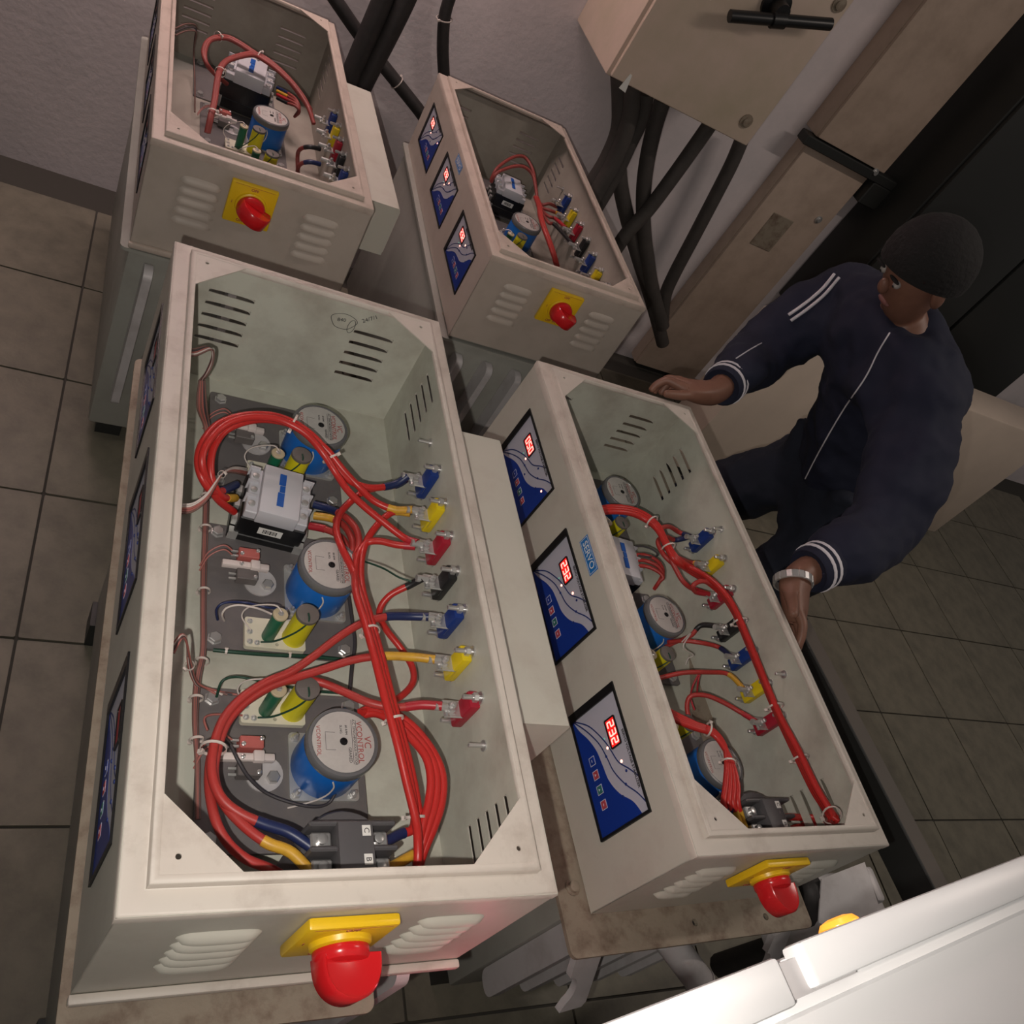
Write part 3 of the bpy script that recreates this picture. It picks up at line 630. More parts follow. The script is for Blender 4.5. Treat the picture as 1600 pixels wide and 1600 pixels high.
mount_plate('C', 0.23, 0.83, PZ, 'dark grey mounting plate at the far end of the back left enclosure')
mount_plate('C', 0.25, 0.345, PZ, 'dark grey mounting plate behind the front rim of the back left enclosure')
mount_plate('D', 0.25, 0.79, PZ, 'dark grey mounting plate at the far end of the dim enclosure')
mount_plate('D', 0.25, 0.31, PZ, 'dark grey mounting plate behind the front rim of the dim enclosure')
tag_board('C', 0.268, 0.41, PZ, 'cream board with yellow capacitor nearest the front of the back left enclosure')
fill('D', [(0.302,0.545)], None, [(-0.06,-0.085)], [(-0.112,0.025)],
     (0.280, 0.715, PZ+0.01, 'contactor with pale top in the dim enclosure by the wall', -0.12), None, 0.0, ('only visible',))
COLS = ('blue','yellow','red','black','blue','yellow','red')
ORD7 = ('farthest','second','third','fourth','fifth','sixth','nearest')
TY = {}
for b, ys, z in (('A', (0.680,0.610,0.545,0.480,0.413,0.344,0.274), -0.115), ('B', (0.680,0.612,0.542,0.470,0.405,0.335,0.268), -0.108),
                 ('C', (0.56,0.49,0.42,0.35,0.28,0.21,0.14), -0.105), ('D', (0.655,0.575,0.50,0.42,0.345,0.27,0.20), -0.115)):
    for k, y in enumerate(ys):
        if b == 'B': z = (-.108, -.110, -.118, -.126, -.126, -.126, -.126)[k]
        n7 = '%s %s terminal along the right wall of the %s' % (ORD7[k] if k in (0, 6) else ORD7[k] + ' from the back,', COLS[k], WHERE[b])
        terminal(b, y, z, COLS[k], n7); TY[b, k] = (y, z)
for b, ys in (('A', (0.752, 0.213)), ('B', (0.672, 0.333)), ('D', (0.73,))):
    for k, y in enumerate(ys): wall_stud(b, y, (-0.095, -0.095)[k] if b == 'A' else -0.055 if b == 'B' else -0.10, 'small bare threaded stud on the right wall of the %s, %s end' % (WHERE[b], 'far' if k == 0 else 'near'))
# marker note on the back wall of A
M, W, L, H = BOX['A']
note = thing('marker_note', 'handwritten marker note and circle on the back wall of the nearest enclosure', 'writing', M @ basis((0.285, L-0.0019, -0.055), (1,0,0), (0,0,1), (0,-1,0)))
lp = [(0.022*math.cos(a)*(1+.12*math.sin(3*a)), 0.016*math.sin(a)) for a in [2*PI*k/28 for k in range(29)]]
obj('drawn_loop', MB().tube([(x, y, 0) for x, y in lp], 0.0005, 4).mesh('drawn_loop', MARK), note)
lp2 = [(0.016+0.006*math.cos(a), -0.006+0.014*math.sin(a)) for a in [2*PI*k/20 for k in range(21)]]
obj('drawn_loop', MB().tube([(x, y, 0) for x, y in lp2], 0.0005, 4).mesh('drawn_loop', MARK), note)
obj('handwriting', text_mesh('840', 0.010, MARK), note, TR(-0.004, 0.002, 0) @ RZ(0.2))
obj('handwriting', text_mesh('24/7/1', 0.011, MARK), note, TR(0.040, 0.020, 0) @ RZ(0.7))

# ------------------------------------------------------------------ cables
SLV = {'b': SLB, 'y': SLY, 'r': SLR, 'k': SLK}
def cable(b, pts, r, m, label, sleeves=(), ties=(), cat='cable', group=None, n=10, name='power_cable', zoff=(0, 0, 0), scale=None):
    """pts: local points of box b; sleeves: (start fraction, end fraction, colour); ties: fractions"""
    sp = spline(pts, 6)
    M = BOX[b][0] if b else Matrix.Identity(4)
    base = sp[0].copy()
    t = thing(name, label, cat, M @ TR(*base), group)
    P = [p - base for p in sp]
    obj('cable_jacket' if r > 0.0035 else 'wire_insulation', MB().tube(P, r, n).mesh('cable_jacket', m, 70), t)
    for a, e, c in sleeves:
        i0 = int(a*(len(P)-1)); i1 = max(i0+2, int(e*(len(P)-1)))
        obj('tape_sleeve', MB().tube(P[i0:i1+1], r*1.14, n).mesh('tape_sleeve', SLV[c], 70), t)
    for f, rr in ties:
        i = min(max(1, int(f*(len(P)-1))), len(P)-2)
        d = (P[i+1]-P[i-1]).normalized()
        x = d.orthogonal().normalized(); y = d.cross(x); Mt = basis(P[i], x, y, d)
        tt = obj('cable_tie', MB().lathe([(rr,-0.0016),(rr*1.08,-0.0016),(rr*1.08,0.0016),(rr,0.0016),(rr,-0.0016)], 16, Mt, False).box((rr*0.9,-0.0025,-0.0025),(rr*1.35,0.0025,0.0025), Mt).mesh('cable_tie', TIE, 40), t)
    return t
def px(b, L, z, s=1.0, o=(0, 0)):
    """list of (u, v[, z]) -> box points"""
    out = []
    for q in L:
        zz = q[2] if len(q) > 2 else z
        out.append(at(b, o[0]+s*q[0], o[1]+s*q[1], zz))
    return out
def tend(b, k, dx=0.046, dz=0.005):
    W = BOX[b][1]; y, z = TY[b, k]; return Vector((W-dx, y, z+dz))
def chain(*a):
    out = []
    for p in a: out += list(p) if isinstance(p, list) else [p]
    return out
R5 = 0.0056
c4 = dict(s=.35, o=(200, 370)); c5 = dict(s=.35, o=(200, 900))
# big loop: three cables from the far terminals round to the contactor
GA = 'thick red cables of the nearest enclosure'
cable('A', chain(tend('A',0), px('A', [(1190,1105,-.125),(1090,1120,-.13),(1000,1095,-.13),(930,1030,-.12),(880,950,-.11),(820,885,-.10),(740,830,-.10),(640,797,-.10),(520,797,-.10),(405,835,-.105),(335,915,-.11),(312,1000,-.12),(335,1085,-.13),(390,1140,-.15)], 0, **c4), Vector((0.142,0.662,-0.185))), R5, REDW,
      'red cable with blue sleeve making the outermost big loop over the farthest motor', [(0, .10, 'b'), (.96, 1, 'b')], [(.47, .013), (.30, .013)], group=GA)
cable('A', chain(tend('A',1), px('A', [(1190,1218,-.125),(1100,1180,-.13),(1030,1115,-.13),(960,1040,-.12),(900,965,-.11),(830,900,-.105),(740,843,-.104),(640,818,-.104),(540,822,-.104),(440,862,-.11),(385,935,-.115),(368,1020,-.125),(380,1100,-.14),(420,1160,-.16)], 0, **c4), Vector((0.142,0.640,-0.190))), R5, REDW,
      'red cable with yellow sleeve making the innermost big loop over the farthest motor', [(0, .09, 'y'), (.96, 1, 'y')], group=GA)
cable('A', chain(tend('A',2), px('A', [(1235,1345,-.12),(1130,1265,-.12),(1045,1195,-.12),(980,1130,-.12),(925,1050,-.115),(870,965,-.10),(800,885,-.094),(720,835,-.092),(640,808,-.09),(520,808,-.09),(420,848,-.095),(352,925,-.10),(330,1000,-.11),(350,1080,-.13),(400,1170,-.16)], 0, **c4), Vector((0.142,0.617,-0.195))), R5, REDW,
      'red cable with red sleeve making the middle big loop over the farthest motor', [(0, .06, 'r')], group=GA)
# second cables from the far terminals down the trunk to the grey block
tr = [(1030,60,-.13),(1070,200,-.12),(1112,350,-.11),(1160,540,-.105),(1215,740,-.11),(1258,920,-.12)]
cable('A', chain(tend('A',0,.046,-.004), px('A', [(1190,1110,-.14),(1070,1130,-.15),(990,1185,-.16),(945,1240,-.16),(930,1310,-.15),(955,1390,-.14),(1000,1480,-.14)], 0, **c4), px('A', tr, 0, **c5), px('A', [(1280,1060,-.13),(1270,1130,-.135),(1210,1155,-.135)], 0, **c5), Vector((0.292,0.098,-0.128))), R5, REDW,
      'red cable running down the trunk to the blue sleeved right clamp of the grey block', [(0, .06, 'b'), (.93, 1, 'b')], [(.55, .012), (.68, .012), (.84, .012)], group=GA)
cable('A', chain(tend('A',1,.046,-.004), px('A', [(1180,1230,-.13),(1110,1290,-.14),(1060,1370,-.15),(1040,1460,-.15)], 0, **c4), px('A', [(x+16, y, z-.006) for x, y, z in tr], 0, **c5), px('A', [(1300,1080,-.135),(1305,1200,-.14),(1270,1245,-.14)], 0, **c5), Vector((0.292,0.068,-0.128))), R5, REDW,
      'red cable running down the trunk to the yellow sleeved right clamp of the grey block', [(0, .06, 'y'), (.93, 1, 'y')], group=GA)
cable('A', chain(tend('A',2,.046,-.004), px('A', [(1200,1375,-.13),(1120,1358,-.14),(1060,1370,-.15),(1020,1440,-.15)], 0, **c4), px('A', [(x-14, y, z+.006) for x, y, z in tr], 0, **c5), px('A', [(1285,1090,-.12),(1295,1200,-.12),(1290,1300,-.13)], 0, **c5), at('A', 640, 1395, -.17)), R5, REDW,
      'red cable running down the trunk and under the front rim of the nearest enclosure', [(0, .05, 'r')], group=GA)
# contactor output cables arching to the trunk
for k, (lst, sl) in enumerate(([[(830,1195,-.20),(900,1215,-.19),(970,1250,-.17),(1020,1310,-.16),(1030,1380,-.155),(1005,1450,-.16),(1000,1540,-.17),(1040,1640,-.17)], 'b'], [[(830,1245,-.20),(910,1258,-.19),(965,1290,-.18),(1000,1350,-.17),(1005,1420,-.165),(1010,1500,-.17),(1040,1600,-.17)], 'y'], [[(810,1290,-.21),(880,1305,-.2),(950,1340,-.19),(985,1400,-.18),(1000,1480,-.175),(1030,1580,-.175)], 'r'])):
    cable('A', px('A', lst, 0, **c4), R5, REDD, 'red cable arching from the %s right side of the contactor to the trunk, %s sleeve' % (('far', 'middle', 'near')[k], {'b': 'blue', 'y': 'yellow', 'r': 'red'}[sl]), [(0, .22, sl)], group=GA)
# output cables from the near terminals round the left to the grey block
cable('A', chain(tend('A',4), px('A', [(1260,180,-.12),(1150,182,-.125),(1040,213,-.13),(930,280,-.14),(820,365,-.15),(720,430,-.15),(600,482,-.145),(490,560,-.14),(415,660,-.135),(378,790,-.13),(378,900,-.13),(420,995,-.13),(500,1060,-.13),(610,1108,-.13),(720,1145,-.13)], 0, **c5), Vector((0.216,0.098,-0.128))), R5, REDD,
      'red cable from the near blue terminal sweeping left to the blue sleeved left clamp', [(0, .125, 'b'), (.86, 1, 'b')], [(.62, .014)], group=GA)
cable('A', chain(tend('A',5), px('A', [(1280,362,-.12),(1130,357,-.13),(1000,376,-.14),(860,420,-.15),(720,462,-.155),(610,505,-.15),(510,575,-.145),(437,665,-.14),(395,790,-.138),(385,900,-.138),(425,1010,-.135),(515,1112,-.13),(620,1190,-.125),(730,1235,-.125)], 0, **c5), Vector((0.216,0.068,-0.128))), R5, REDD,
      'red cable from the near yellow terminal sweeping left to the yellow sleeved left clamp', [(0, .135, 'y'), (.86, 1, 'y')], group=GA)
cable('A', chain(tend('A',6), px('A', [(1310,575,-.12),(1200,586,-.13),(1080,566,-.14),(960,515,-.155),(840,470,-.165),(710,468,-.165),(590,520,-.16),(460,620,-.15),(385,760,-.145),(362,900,-.145),(380,1050,-.14),(430,1170,-.14),(520,1258,-.14),(640,1310,-.145)], 0, **c5), at('A', 470, 1385, -.17)), R5, REDD,
      'red cable from the nearest red terminal sweeping left and under the front rim', [(0, .12, 'r')], group=GA)
cable('A', chain(tend('A',3), px('A', [(1255,42,-.13),(1165,90,-.15),(1122,160,-.17),(1150,235,-.19),(1220,325,-.2),(1268,405,-.2),(1272,475,-.19),(1215,540,-.18),(1130,575,-.17),(1040,612,-.16)], 0, **c5)), R5*.9, REDW,
      'red cable with black sleeve hanging in an S below the black terminal', [(0, .12, 'k')], group=GA)
for k in range(3):
    d = k*22
    cable('A', px('A', [(1030,612+k*6,-.17),(1110,585+k*14,-.155),(1190,610+k*22,-.14),(1290-d,690+k*8,-.13),(1370-d,800,-.12),(1405-d*1.2,900,-.12),(1400-d*1.3,1010,-.125),(1370-d*1.2,1110,-.13),(1320-d*.6,1230,-.14),(1290,1330,-.16)], 0, **c5), R5, REDW,
          '%s of the red cables bowing out right of the trunk behind the nearest motor' % ('outermost', 'middle', 'innermost')[k], group=GA)
# thin wires of A
GW = 'thin wires of the nearest enclosure'
def wire(b, L, r, m, label, o, z=0, **kw): return cable(b, px(b, L, z, **o), r, m, label, name='thin_wire', cat='wire', group=kw.pop('group', GW), n=6, **kw)
wire('A', [(1020,1435,-.18),(1060,1450,-.16),(1140,1480,-.14),(1210,1520,-.12),(1265,1538,-.115)], .0016, GREENW, 'thin green wire reaching the black terminal of the nearest enclosure', c4)
wire('A', [(380,330,-.232),(480,340,-.228),(640,352,-.228),(800,358,-.228),(960,372,-.228),(1010,365,-.228)], .0028, GREENW, 'green wire tied along the near edge of the middle mounting plate', c5, ties=[(.15,.004),(.5,.004),(.8,.004)])
wire('A', [(985,90,-.235),(1000,200,-.235),(1012,300,-.235),(1000,400,-.235),(990,510,-.235)], .003, GREYW, 'grey-green wire beside the middle and near mounting plates', c5)
wire('A', [(395,540,-.22),(420,470,-.20),(480,450,-.20),(560,462,-.20),(620,475,-.21),(800,510,-.225),(980,525,-.228)], .0018, GREENW, 'dark green wire bowing behind the nearest cream board', c5)
for k in range(6):
    j = (k-2.5)*9; m = (BROWNW, PINKW, BROWNW, PINKW, GREYW, BROWNW)[k]
    wire('A', [(330+j*.5,640,-.12),(330+j*.9,760,-.16),(352+j*.5,850,-.20),(360+j*.5,960,-.22),(350+j*.4,1130,-.225),(345+j*.4,1300,-.228),(338+j*.4,1500,-.23),(336+j*.4,1660,-.23),(335+j*.4,1850,-.23),(310+j*.5,1980,-.225),(300+j*.4,2150,-.225),(310+j*.3,2350,-.225),(312+j*.3,2600,-.225)], .0017, m,
         '%s wire of the dusty harness along the left of the nearest enclosure' % ('leftmost', 'second', 'third', 'fourth', 'fifth', 'rightmost')[k], c4, ties=[(f, .0085) for f in (.27, .36, .42, .55, .70, .80, .88)] if k == 3 else ())
for k in range(5):
    j = k*11
    wire('A', [(240,505+j*.4,-.03),(300,500+j*.7,-.05),(350+j*.6,490+j*.3,-.06),(378,520+j,-.08),(350,600+j*.5,-.10),(320+j*.3,640,-.12)], .0014, (BROWNW, GREYW, PINKW, WHITEW, BROWNW)[k],
         '%s thin wire curling from under the far left rim corner' % ('topmost', 'second', 'third', 'fourth', 'lowest')[k], c4)
    wire('A', [(230,1195+j*.9,-.10),(290,1190+j*.8,-.10),(350,1150+j*.6,-.10),(395,1090+j*.3,-.105),(425,1055,-.11),(470,1030+j*.5,-.16),(530,1035+j*.7,-.205)], .0015, (WHITEW, WHITEW, PINKW, PINKW, BROWNW)[k],
         '%s pale wire curving from the left rim to the cream board by the contactor' % ('topmost', 'second', 'third', 'fourth', 'lowest')[k], c4, ties=[(.66, .005)] if k == 0 else ())
    wire('A', [(205,300+j,-.08),(240,260+j*.4,-.08),(262,290+j*.2,-.10),(270+j*.3,400,-.16),(300+j*.3,480,-.21),(345+j*1.2,500+j*.3,-.225),(400+j*2,530,-.225)], .0015, (PINKW, WHITEW, BROWNW, GREYW, PINKW)[k],
         '%s wire looping in from the left rim near the nearest cream board' % ('first', 'second', 'third', 'fourth', 'fifth')[k], c5, ties=[(.5, .006)] if k == 1 else ())
wire('A', [(430,200,-.222),(420,170,-.20),(445,140,-.19),(500,130,-.185),(580,145,-.18),(640,170,-.165)], .0015, WHITEW, 'white wire arching over to the middle green resistor', c5)
wire('A', [(400,195,-.222),(395,150,-.20),(430,120,-.19),(520,118,-.19),(620,140,-.18),(700,150,-.2)], .0018, SLB, 'dark blue wire arching beside the white one near the middle board', c5)
wire('A', [(430,730,-.20),(460,760,-.20),(490,820,-.20),(540,900,-.21),(620,970,-.222),(740,1015,-.222),(840,1030,-.222),(900,1010,-.222),(935,950,-.21)], .0022, GREYW, 'dark wire drooping in a bow below the nearest motor', c5)
wire('A', [(355,690,-.21),(340,640,-.21),(370,620,-.215),(440,618,-.218),(510,622,-.222)], .0015, PINKW, 'red wire from the harness to the nearest cream board', c5)

# cables of B
GB = 'thick red cables of the held enclosure'
cb = dict(s=.3937, o=(910, 700)); c7 = dict(s=.35, o=(840, 1040))
def wallpx(b, L, o, xx=0.375):
    return [at(b, o['o'][0]+o['s']*q[0], o['o'][1]+o['s']*q[1], q[2] if len(q) > 2 else xx, 0) for q in L]
for k in range(3):
    d = (k-1)*9; e = (k-1)*0.008
    cable('B', chain(px('B', [(60,250+d,-.13),(120,243+d,-.12),(190,250+d,-.115),(250,275+d,-.11),(300,318+d,-.10),(335,385+d,-.10),(370,440+d,-.10)], 0, **cb), wallpx('B', [(430,482+d,.352+e),(505,528+d,.36+e),(565,585+d,.365+e),(612,660+d,.37+e),(655,760+d,.372+e),(700,870+d,.374+e),(742,975+d,.375+e),(790,1085+d,.375+e)], cb), wallpx('B', [(1160-d*.6,390+d,.376+e),(1235-d*.6,545+d,.376+e),(1290-d,635,.374+e),(1320-d,690,.368+e)], c7),
          px('B', [((1250,680,-.14),(1240,700,-.15),(1250,725,-.16))[k]], 0, **c7), Vector((0.328,(0.1,0.07,0.05)[k],-0.14))), 0.0062, REDW,
          '%s red cable of the bundle running along the right wall of the held enclosure' % ('upper', 'middle', 'lower')[k], ties=[(.18, .014), (.26, .014), (.52, .015), (.68, .015), (.76, .015), (.88, .015)] if k == 1 else (), group=GB)
for k, (lst, sl) in enumerate(([[(385,335,-.12),(345,312,-.11),(305,318,-.10)], 'b'], [[(370,365,-.13),(330,352,-.12),(300,370,-.115),(320,420,-.11),(360,460,-.11)], 'b'], [[(430,455,-.12),(390,440,-.11),(350,420,-.10)], 'y'], [[(440,560,-.12),(400,530,-.115),(370,480,-.11),(350,440,-.105)], 'r'], [[(450,570,-.115),(440,545,-.10),(475,528,-.09),(520,540,-.085)], 'r'])):
    tk = {0: 0, 1: 0, 2: 1, 3: 2, 4: 2}[k]
    cable('B', chain(tend('B', tk, .046), px('B', lst, 0, **cb)), .005, REDD, '%s short red cable from wall bundle to %s terminal of held enclosure' % (('first', 'second', 'only', 'first', 'second')[k], ('far blue', 'far blue', 'far yellow', 'far red', 'far red')[k]), [(0, .25, sl)], group=GB)
cable('B', chain(tend('B',3,.046), px('B', [(470,705,-.15),(430,745,-.17),(370,770,-.19),(330,790,-.20)], 0, **cb)), .0045, REDD, 'red cable with black sleeve from the black terminal of the held enclosure', [(0, .4, 'k')], group=GB)
cable('B', chain(tend('B',4,.046), px('B', [(540,790,-.15),(470,773,-.16),(400,765,-.18),(340,770,-.19)], 0, **cb)), .0045, REDD, 'red cable from the near blue terminal of the held enclosure', [(0, .22, 'b')], group=GB)
cable('B', chain(tend('B',5,.046), px('B', [(580,898,-.14),(500,890,-.15),(400,892,-.16),(310,912,-.17),(250,930,-.18)], 0, **cb)), .0045, REDD, 'red cable from the near yellow terminal running left in the held enclosure', [(0, .22, 'y')], group=GB)
cable('B', chain(tend('B',6,.046), px('B', [(630,1050,-.14),(560,1010,-.15),(490,982,-.16),(430,985,-.175),(415,1030,-.19),(430,1090,-.2)], 0, **cb)), .0045, REDD, 'red cable arching from the nearest red terminal of the held enclosure', [(0, .15, 'r')], group=GB)
for k in range(4):
    e = (k-1.5)*16
    cable('B', chain(px('B', [(320,1030+k*8,-.13),(380,1062+k*8,-.125),(450,1095+k*6,-.12),(520,1130+e*.3,-.115),(565,1190+e*.2,-.11),(585+e*.5,1260,-.108),(592+e,1340,-.11),(590+e*1.2,1420,-.115)], 0, **cb), Vector((0.252+0.006*k, (0.1,0.1,0.07,0.07)[k], -0.145))), .005, REDW,
          '%s of four red cables fanning down to the grey block of the held enclosure' % ('leftmost', 'second', 'third', 'rightmost')[k], [(.9, 1, 'by'[k // 2])], [(.35, .012), (.62, .012)] if k == 1 else (), group=GB)
for k in range(3):
    cable('B', px('B', [(200,425+k*22,-.18),(250,425+k*22,-.17),(300,450+k*20,-.16),(320,490+k*12,-.16),(305,530,-.17),(285,560,-.19)], 0, **cb), .004, REDD, '%s red cable arching off the contactor of the held enclosure' % ('top', 'middle', 'bottom')[k], group=GB)
cable('B', px('B', [(205,390,-.17),(250,392,-.16),(292,412,-.155),(290,432,-.16),(240,430,-.17),(205,420,-.18)], 0, **cb), .002, GREYW, 'dark wire loop above the contactor cables of the held enclosure', name='thin_wire', cat='wire', n=6)
cable('B', px('B', [(395,770,-.17),(430,735,-.165),(400,790,-.18),(440,820,-.19),(420,835,-.2),(410,860,-.21)], 0, **cb), .0015, WHITEW, 'pale looping wire below the middle motor of the held enclosure', name='thin_wire', cat='wire', n=6)
cable('B', px('B', [(455,970,-.2),(460,920,-.18),(470,885,-.17),(440,940,-.19),(430,990,-.21),(445,1040,-.215)], 0, **cb), .002, SLR, 'dark red wire standing up between two cables of the held enclosure', name='thin_wire', cat='wire', n=6)

# cables of C and D
cc = dict(s=.18125, o=(270, 30)); GC = 'red cables of the back left enclosure'
for k in range(2):
    e = k*16
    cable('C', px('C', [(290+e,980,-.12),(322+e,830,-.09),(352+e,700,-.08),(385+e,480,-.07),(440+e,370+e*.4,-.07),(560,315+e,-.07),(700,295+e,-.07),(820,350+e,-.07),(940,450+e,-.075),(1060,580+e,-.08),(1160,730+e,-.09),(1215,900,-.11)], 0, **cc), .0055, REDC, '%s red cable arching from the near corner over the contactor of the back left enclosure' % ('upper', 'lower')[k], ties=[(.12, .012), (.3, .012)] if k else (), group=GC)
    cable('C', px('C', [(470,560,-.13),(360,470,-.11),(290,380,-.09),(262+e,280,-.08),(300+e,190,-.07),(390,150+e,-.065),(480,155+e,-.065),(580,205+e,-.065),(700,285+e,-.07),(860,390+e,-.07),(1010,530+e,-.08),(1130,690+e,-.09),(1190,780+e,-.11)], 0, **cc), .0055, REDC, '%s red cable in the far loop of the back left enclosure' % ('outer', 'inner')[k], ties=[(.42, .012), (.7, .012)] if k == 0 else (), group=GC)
for k, (y0, sl) in enumerate(((1100, 'k'), (1230, 'b'))):
    cable('C', px('C', [(1270,y0+20,-.11),(1180,y0,-.11),(1100,y0+20,-.13),(1075,y0+80,-.16),(1080,1330,-.19)], 0, **cc), .005, REDC, 'short red cable with %s sleeve near the front of the back left enclosure' % {'k': 'black', 'b': 'blue'}[sl], [(0, .4, sl)], group=GC)
for k in range(4):
    cable('C', px('C', [(900,590+k*30,-.16),(980,630+k*30,-.15),(1060,690+k*20,-.14),(1090,770+k*10,-.15),(1050,840,-.18)], 0, **cc), .004, REDC, '%s cable bending down behind the motor of the back left enclosure' % ('first', 'second', 'third', 'fourth')[k], [(0, .3, 'byrk'[k])], group=GC)
for k in range(3):
    cable('C', px('C', [(20,80+30*k,-.05),(120,40+30*k,-.06),(200,60+25*k,-.08),(190,160+20*k,-.12),(180,300,-.18),(190,520+10*k,-.215),(190,800,-.215)], 0, **cc), .002, (BROWNW, GREYW, BROWNW)[k], '%s dim wire in the far left corner of the back left enclosure' % ('upper', 'middle', 'lower')[k], name='thin_wire', cat='wire', n=6)
cdd = dict(s=.1687, o=(740, 180)); GD = 'red cables of the dim enclosure'
for k in range(2):
    cable('D', px('D', [(765+k*14,1400,-.16),(735+k*14,1290,-.13),(690+k*14,1160,-.11),(645+k*14,1040,-.10),(612+k*14,930,-.10),(600+k*16,840,-.11),(570+k*16,760,-.13)], 0, **cdd), .006, REDD, '%s of two red cables dropping to the front rim of the dim enclosure' % ('left', 'right')[k], group=GD)
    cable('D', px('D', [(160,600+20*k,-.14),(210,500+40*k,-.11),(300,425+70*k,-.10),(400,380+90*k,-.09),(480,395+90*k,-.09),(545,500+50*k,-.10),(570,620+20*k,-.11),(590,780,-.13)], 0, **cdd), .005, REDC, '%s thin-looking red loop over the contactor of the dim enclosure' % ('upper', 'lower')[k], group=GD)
for k in range(4):
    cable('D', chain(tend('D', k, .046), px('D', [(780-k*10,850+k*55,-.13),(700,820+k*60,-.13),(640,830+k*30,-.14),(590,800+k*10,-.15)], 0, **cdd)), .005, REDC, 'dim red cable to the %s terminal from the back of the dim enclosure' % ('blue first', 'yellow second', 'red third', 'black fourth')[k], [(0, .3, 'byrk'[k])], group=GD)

# ------------------------------------------------------------------ wall panel, trunking and heavy cables
def wallbox():
    y0, y1 = 2.22, WY; x0, x1, z0, z1 = 1.112, 1.672, 0.125, 0.95
    t = thing('isolator_panel', 'beige wall-mounted isolator panel with black handle bar, at the top', 'panel', TR(x0, y0, z0))
    w, h, d = x1-x0, z1-z0, y1-y0
    obj('panel_body', MB().rbox((0,0.012,0),(w,d,h),0.006,2).mesh('panel_body', PANELP), t)
    obj('panel_door', MB().rbox((0.012,-0.004,0.006),(w-0.004,0.012,h-0.006),0.004,2).mesh('panel_door', PANELP), t)
    for p in ((1165,188), (1310,6)):
        q = on(p[0], p[1], 1, y0) - Vector((x0, y0, z0))
        obj('door_screw', MB().lathe([(0.022,0),(0.022,0.004),(0.013,0.005),(0.013,0.010),(0.008,0.011)], 14, basis((q.x,-0.004,q.z),(1,0,0),(0,0,1),(0,-1,0))).mesh('door_screw', RUST), t)
    a = on(1140, 25, 1, y0-0.06) - Vector((x0, y0, z0)); e = on(1298, 38, 1, y0-0.06) - Vector((x0, y0, z0)); c = on(1212, 22, 1, y0-0.03) - Vector((x0, y0, z0))
    hb = obj('handle_bar', MB().tube([a, a.lerp(e,.3), a.lerp(e,.7), e], 0.017, 12).mesh('handle_bar', BLACK), t)
    mid = a.lerp(e, .47)
    obj('handle_clamp', MB().tube([mid+(e-a).normalized()*-.02, mid+(e-a).normalized()*.02], 0.023, 14).mesh('handle_clamp', BLACK), hb)
    obj('handle_pivot', MB().lathe([(0.045,0),(0.045,0.012),(0.026,0.016),(0.022,0.058)], 20, basis((mid.x, -0.004, mid.z+0.02),(1,0,0),(0,0,1),(0,-1,0))).mesh('handle_pivot', BLACK), t)
wallbox()
q = on(978, 130, 1, 2.215)
tag(obj('paper_scrap', MB().plate([(-0.012,-0.02),(0.014,-0.024),(0.004,0.026),(-0.004,0.028)], [], -0.001, 0.001, basis(q, (1,0,0),(0,0,1),(0,-1,0))).mesh('paper_scrap', STICK)), 'small white pointed paper scrap at the bottom edge of the isolator panel', 'paper')

def trunk(label, z0, z1, x0, x1, y0):
    t = thing('cable_trunking', label, 'trunking', TR(x0, y0, z0), 'vertical trunking on the wall')
    w = x1-x0; h = z1-z0
    obj('trunk_body', MB().rbox((0,0.01,0),(w,WY-y0,h),0.006,2).mesh('trunk_body', TRUNKP), t)
    obj('trunk_cover', MB().rbox((0.004,-0.004,0.004),(w-0.004,0.012,h-0.004),0.004,2).mesh('trunk_cover', TRUNKP), t)
    return t, Vector((x0, y0, z0))
tx0, tx1, ty = 2.115, 2.46, 2.53
t, o = trunk('lower length of brown trunking on the wall, with a small plate', FZ+0.02, 0.145, tx0, tx1, ty)
q = on(1205, 362, 1, ty) - o
obj('name_plate', MB().rbox((q.x-0.055,-0.008,q.z-0.075),(q.x+0.055,-0.003,q.z+0.075),0.002,1).mesh('name_plate', RUST), t)
q = on(1278, 342, 1, ty) - o
obj('cover_screw', MB().lathe([(0.016,0),(0.016,0.004),(0.009,0.005),(0.009,0.011)], 12, basis((q.x,-0.004,q.z),(1,0,0),(0,0,1),(0,-1,0))).mesh('cover_screw', STEEL), t)
t, o = trunk('upper length of brown trunking on the wall, above the black bracket', 0.185, 1.2, tx0-0.01, tx1+0.02, ty-0.03)
q = on(1366, 268, 1, ty-0.03) - o
obj('cover_screw', MB().lathe([(0.016,0),(0.016,0.004),(0.009,0.005),(0.009,0.011)], 12, basis((q.x,-0.004,q.z),(1,0,0),(0,0,1),(0,-1,0))).mesh('cover_screw', STEEL), t)
bk = thing('wall_bracket', 'black steel bracket between the two trunking lengths', 'bracket', TR(tx0-0.05, ty-0.04, 0.147))
obj('bracket_bar', MB().rbox((0,0,0),(0.52,0.06,0.036),0.004,1).mesh('bracket_bar', DARKC), bk)
obj('bracket_leg', MB().rbox((0.40,0.0,-0.09),(0.52,0.17,0.0),0.004,1).mesh('bracket_leg', DARKC), bk)

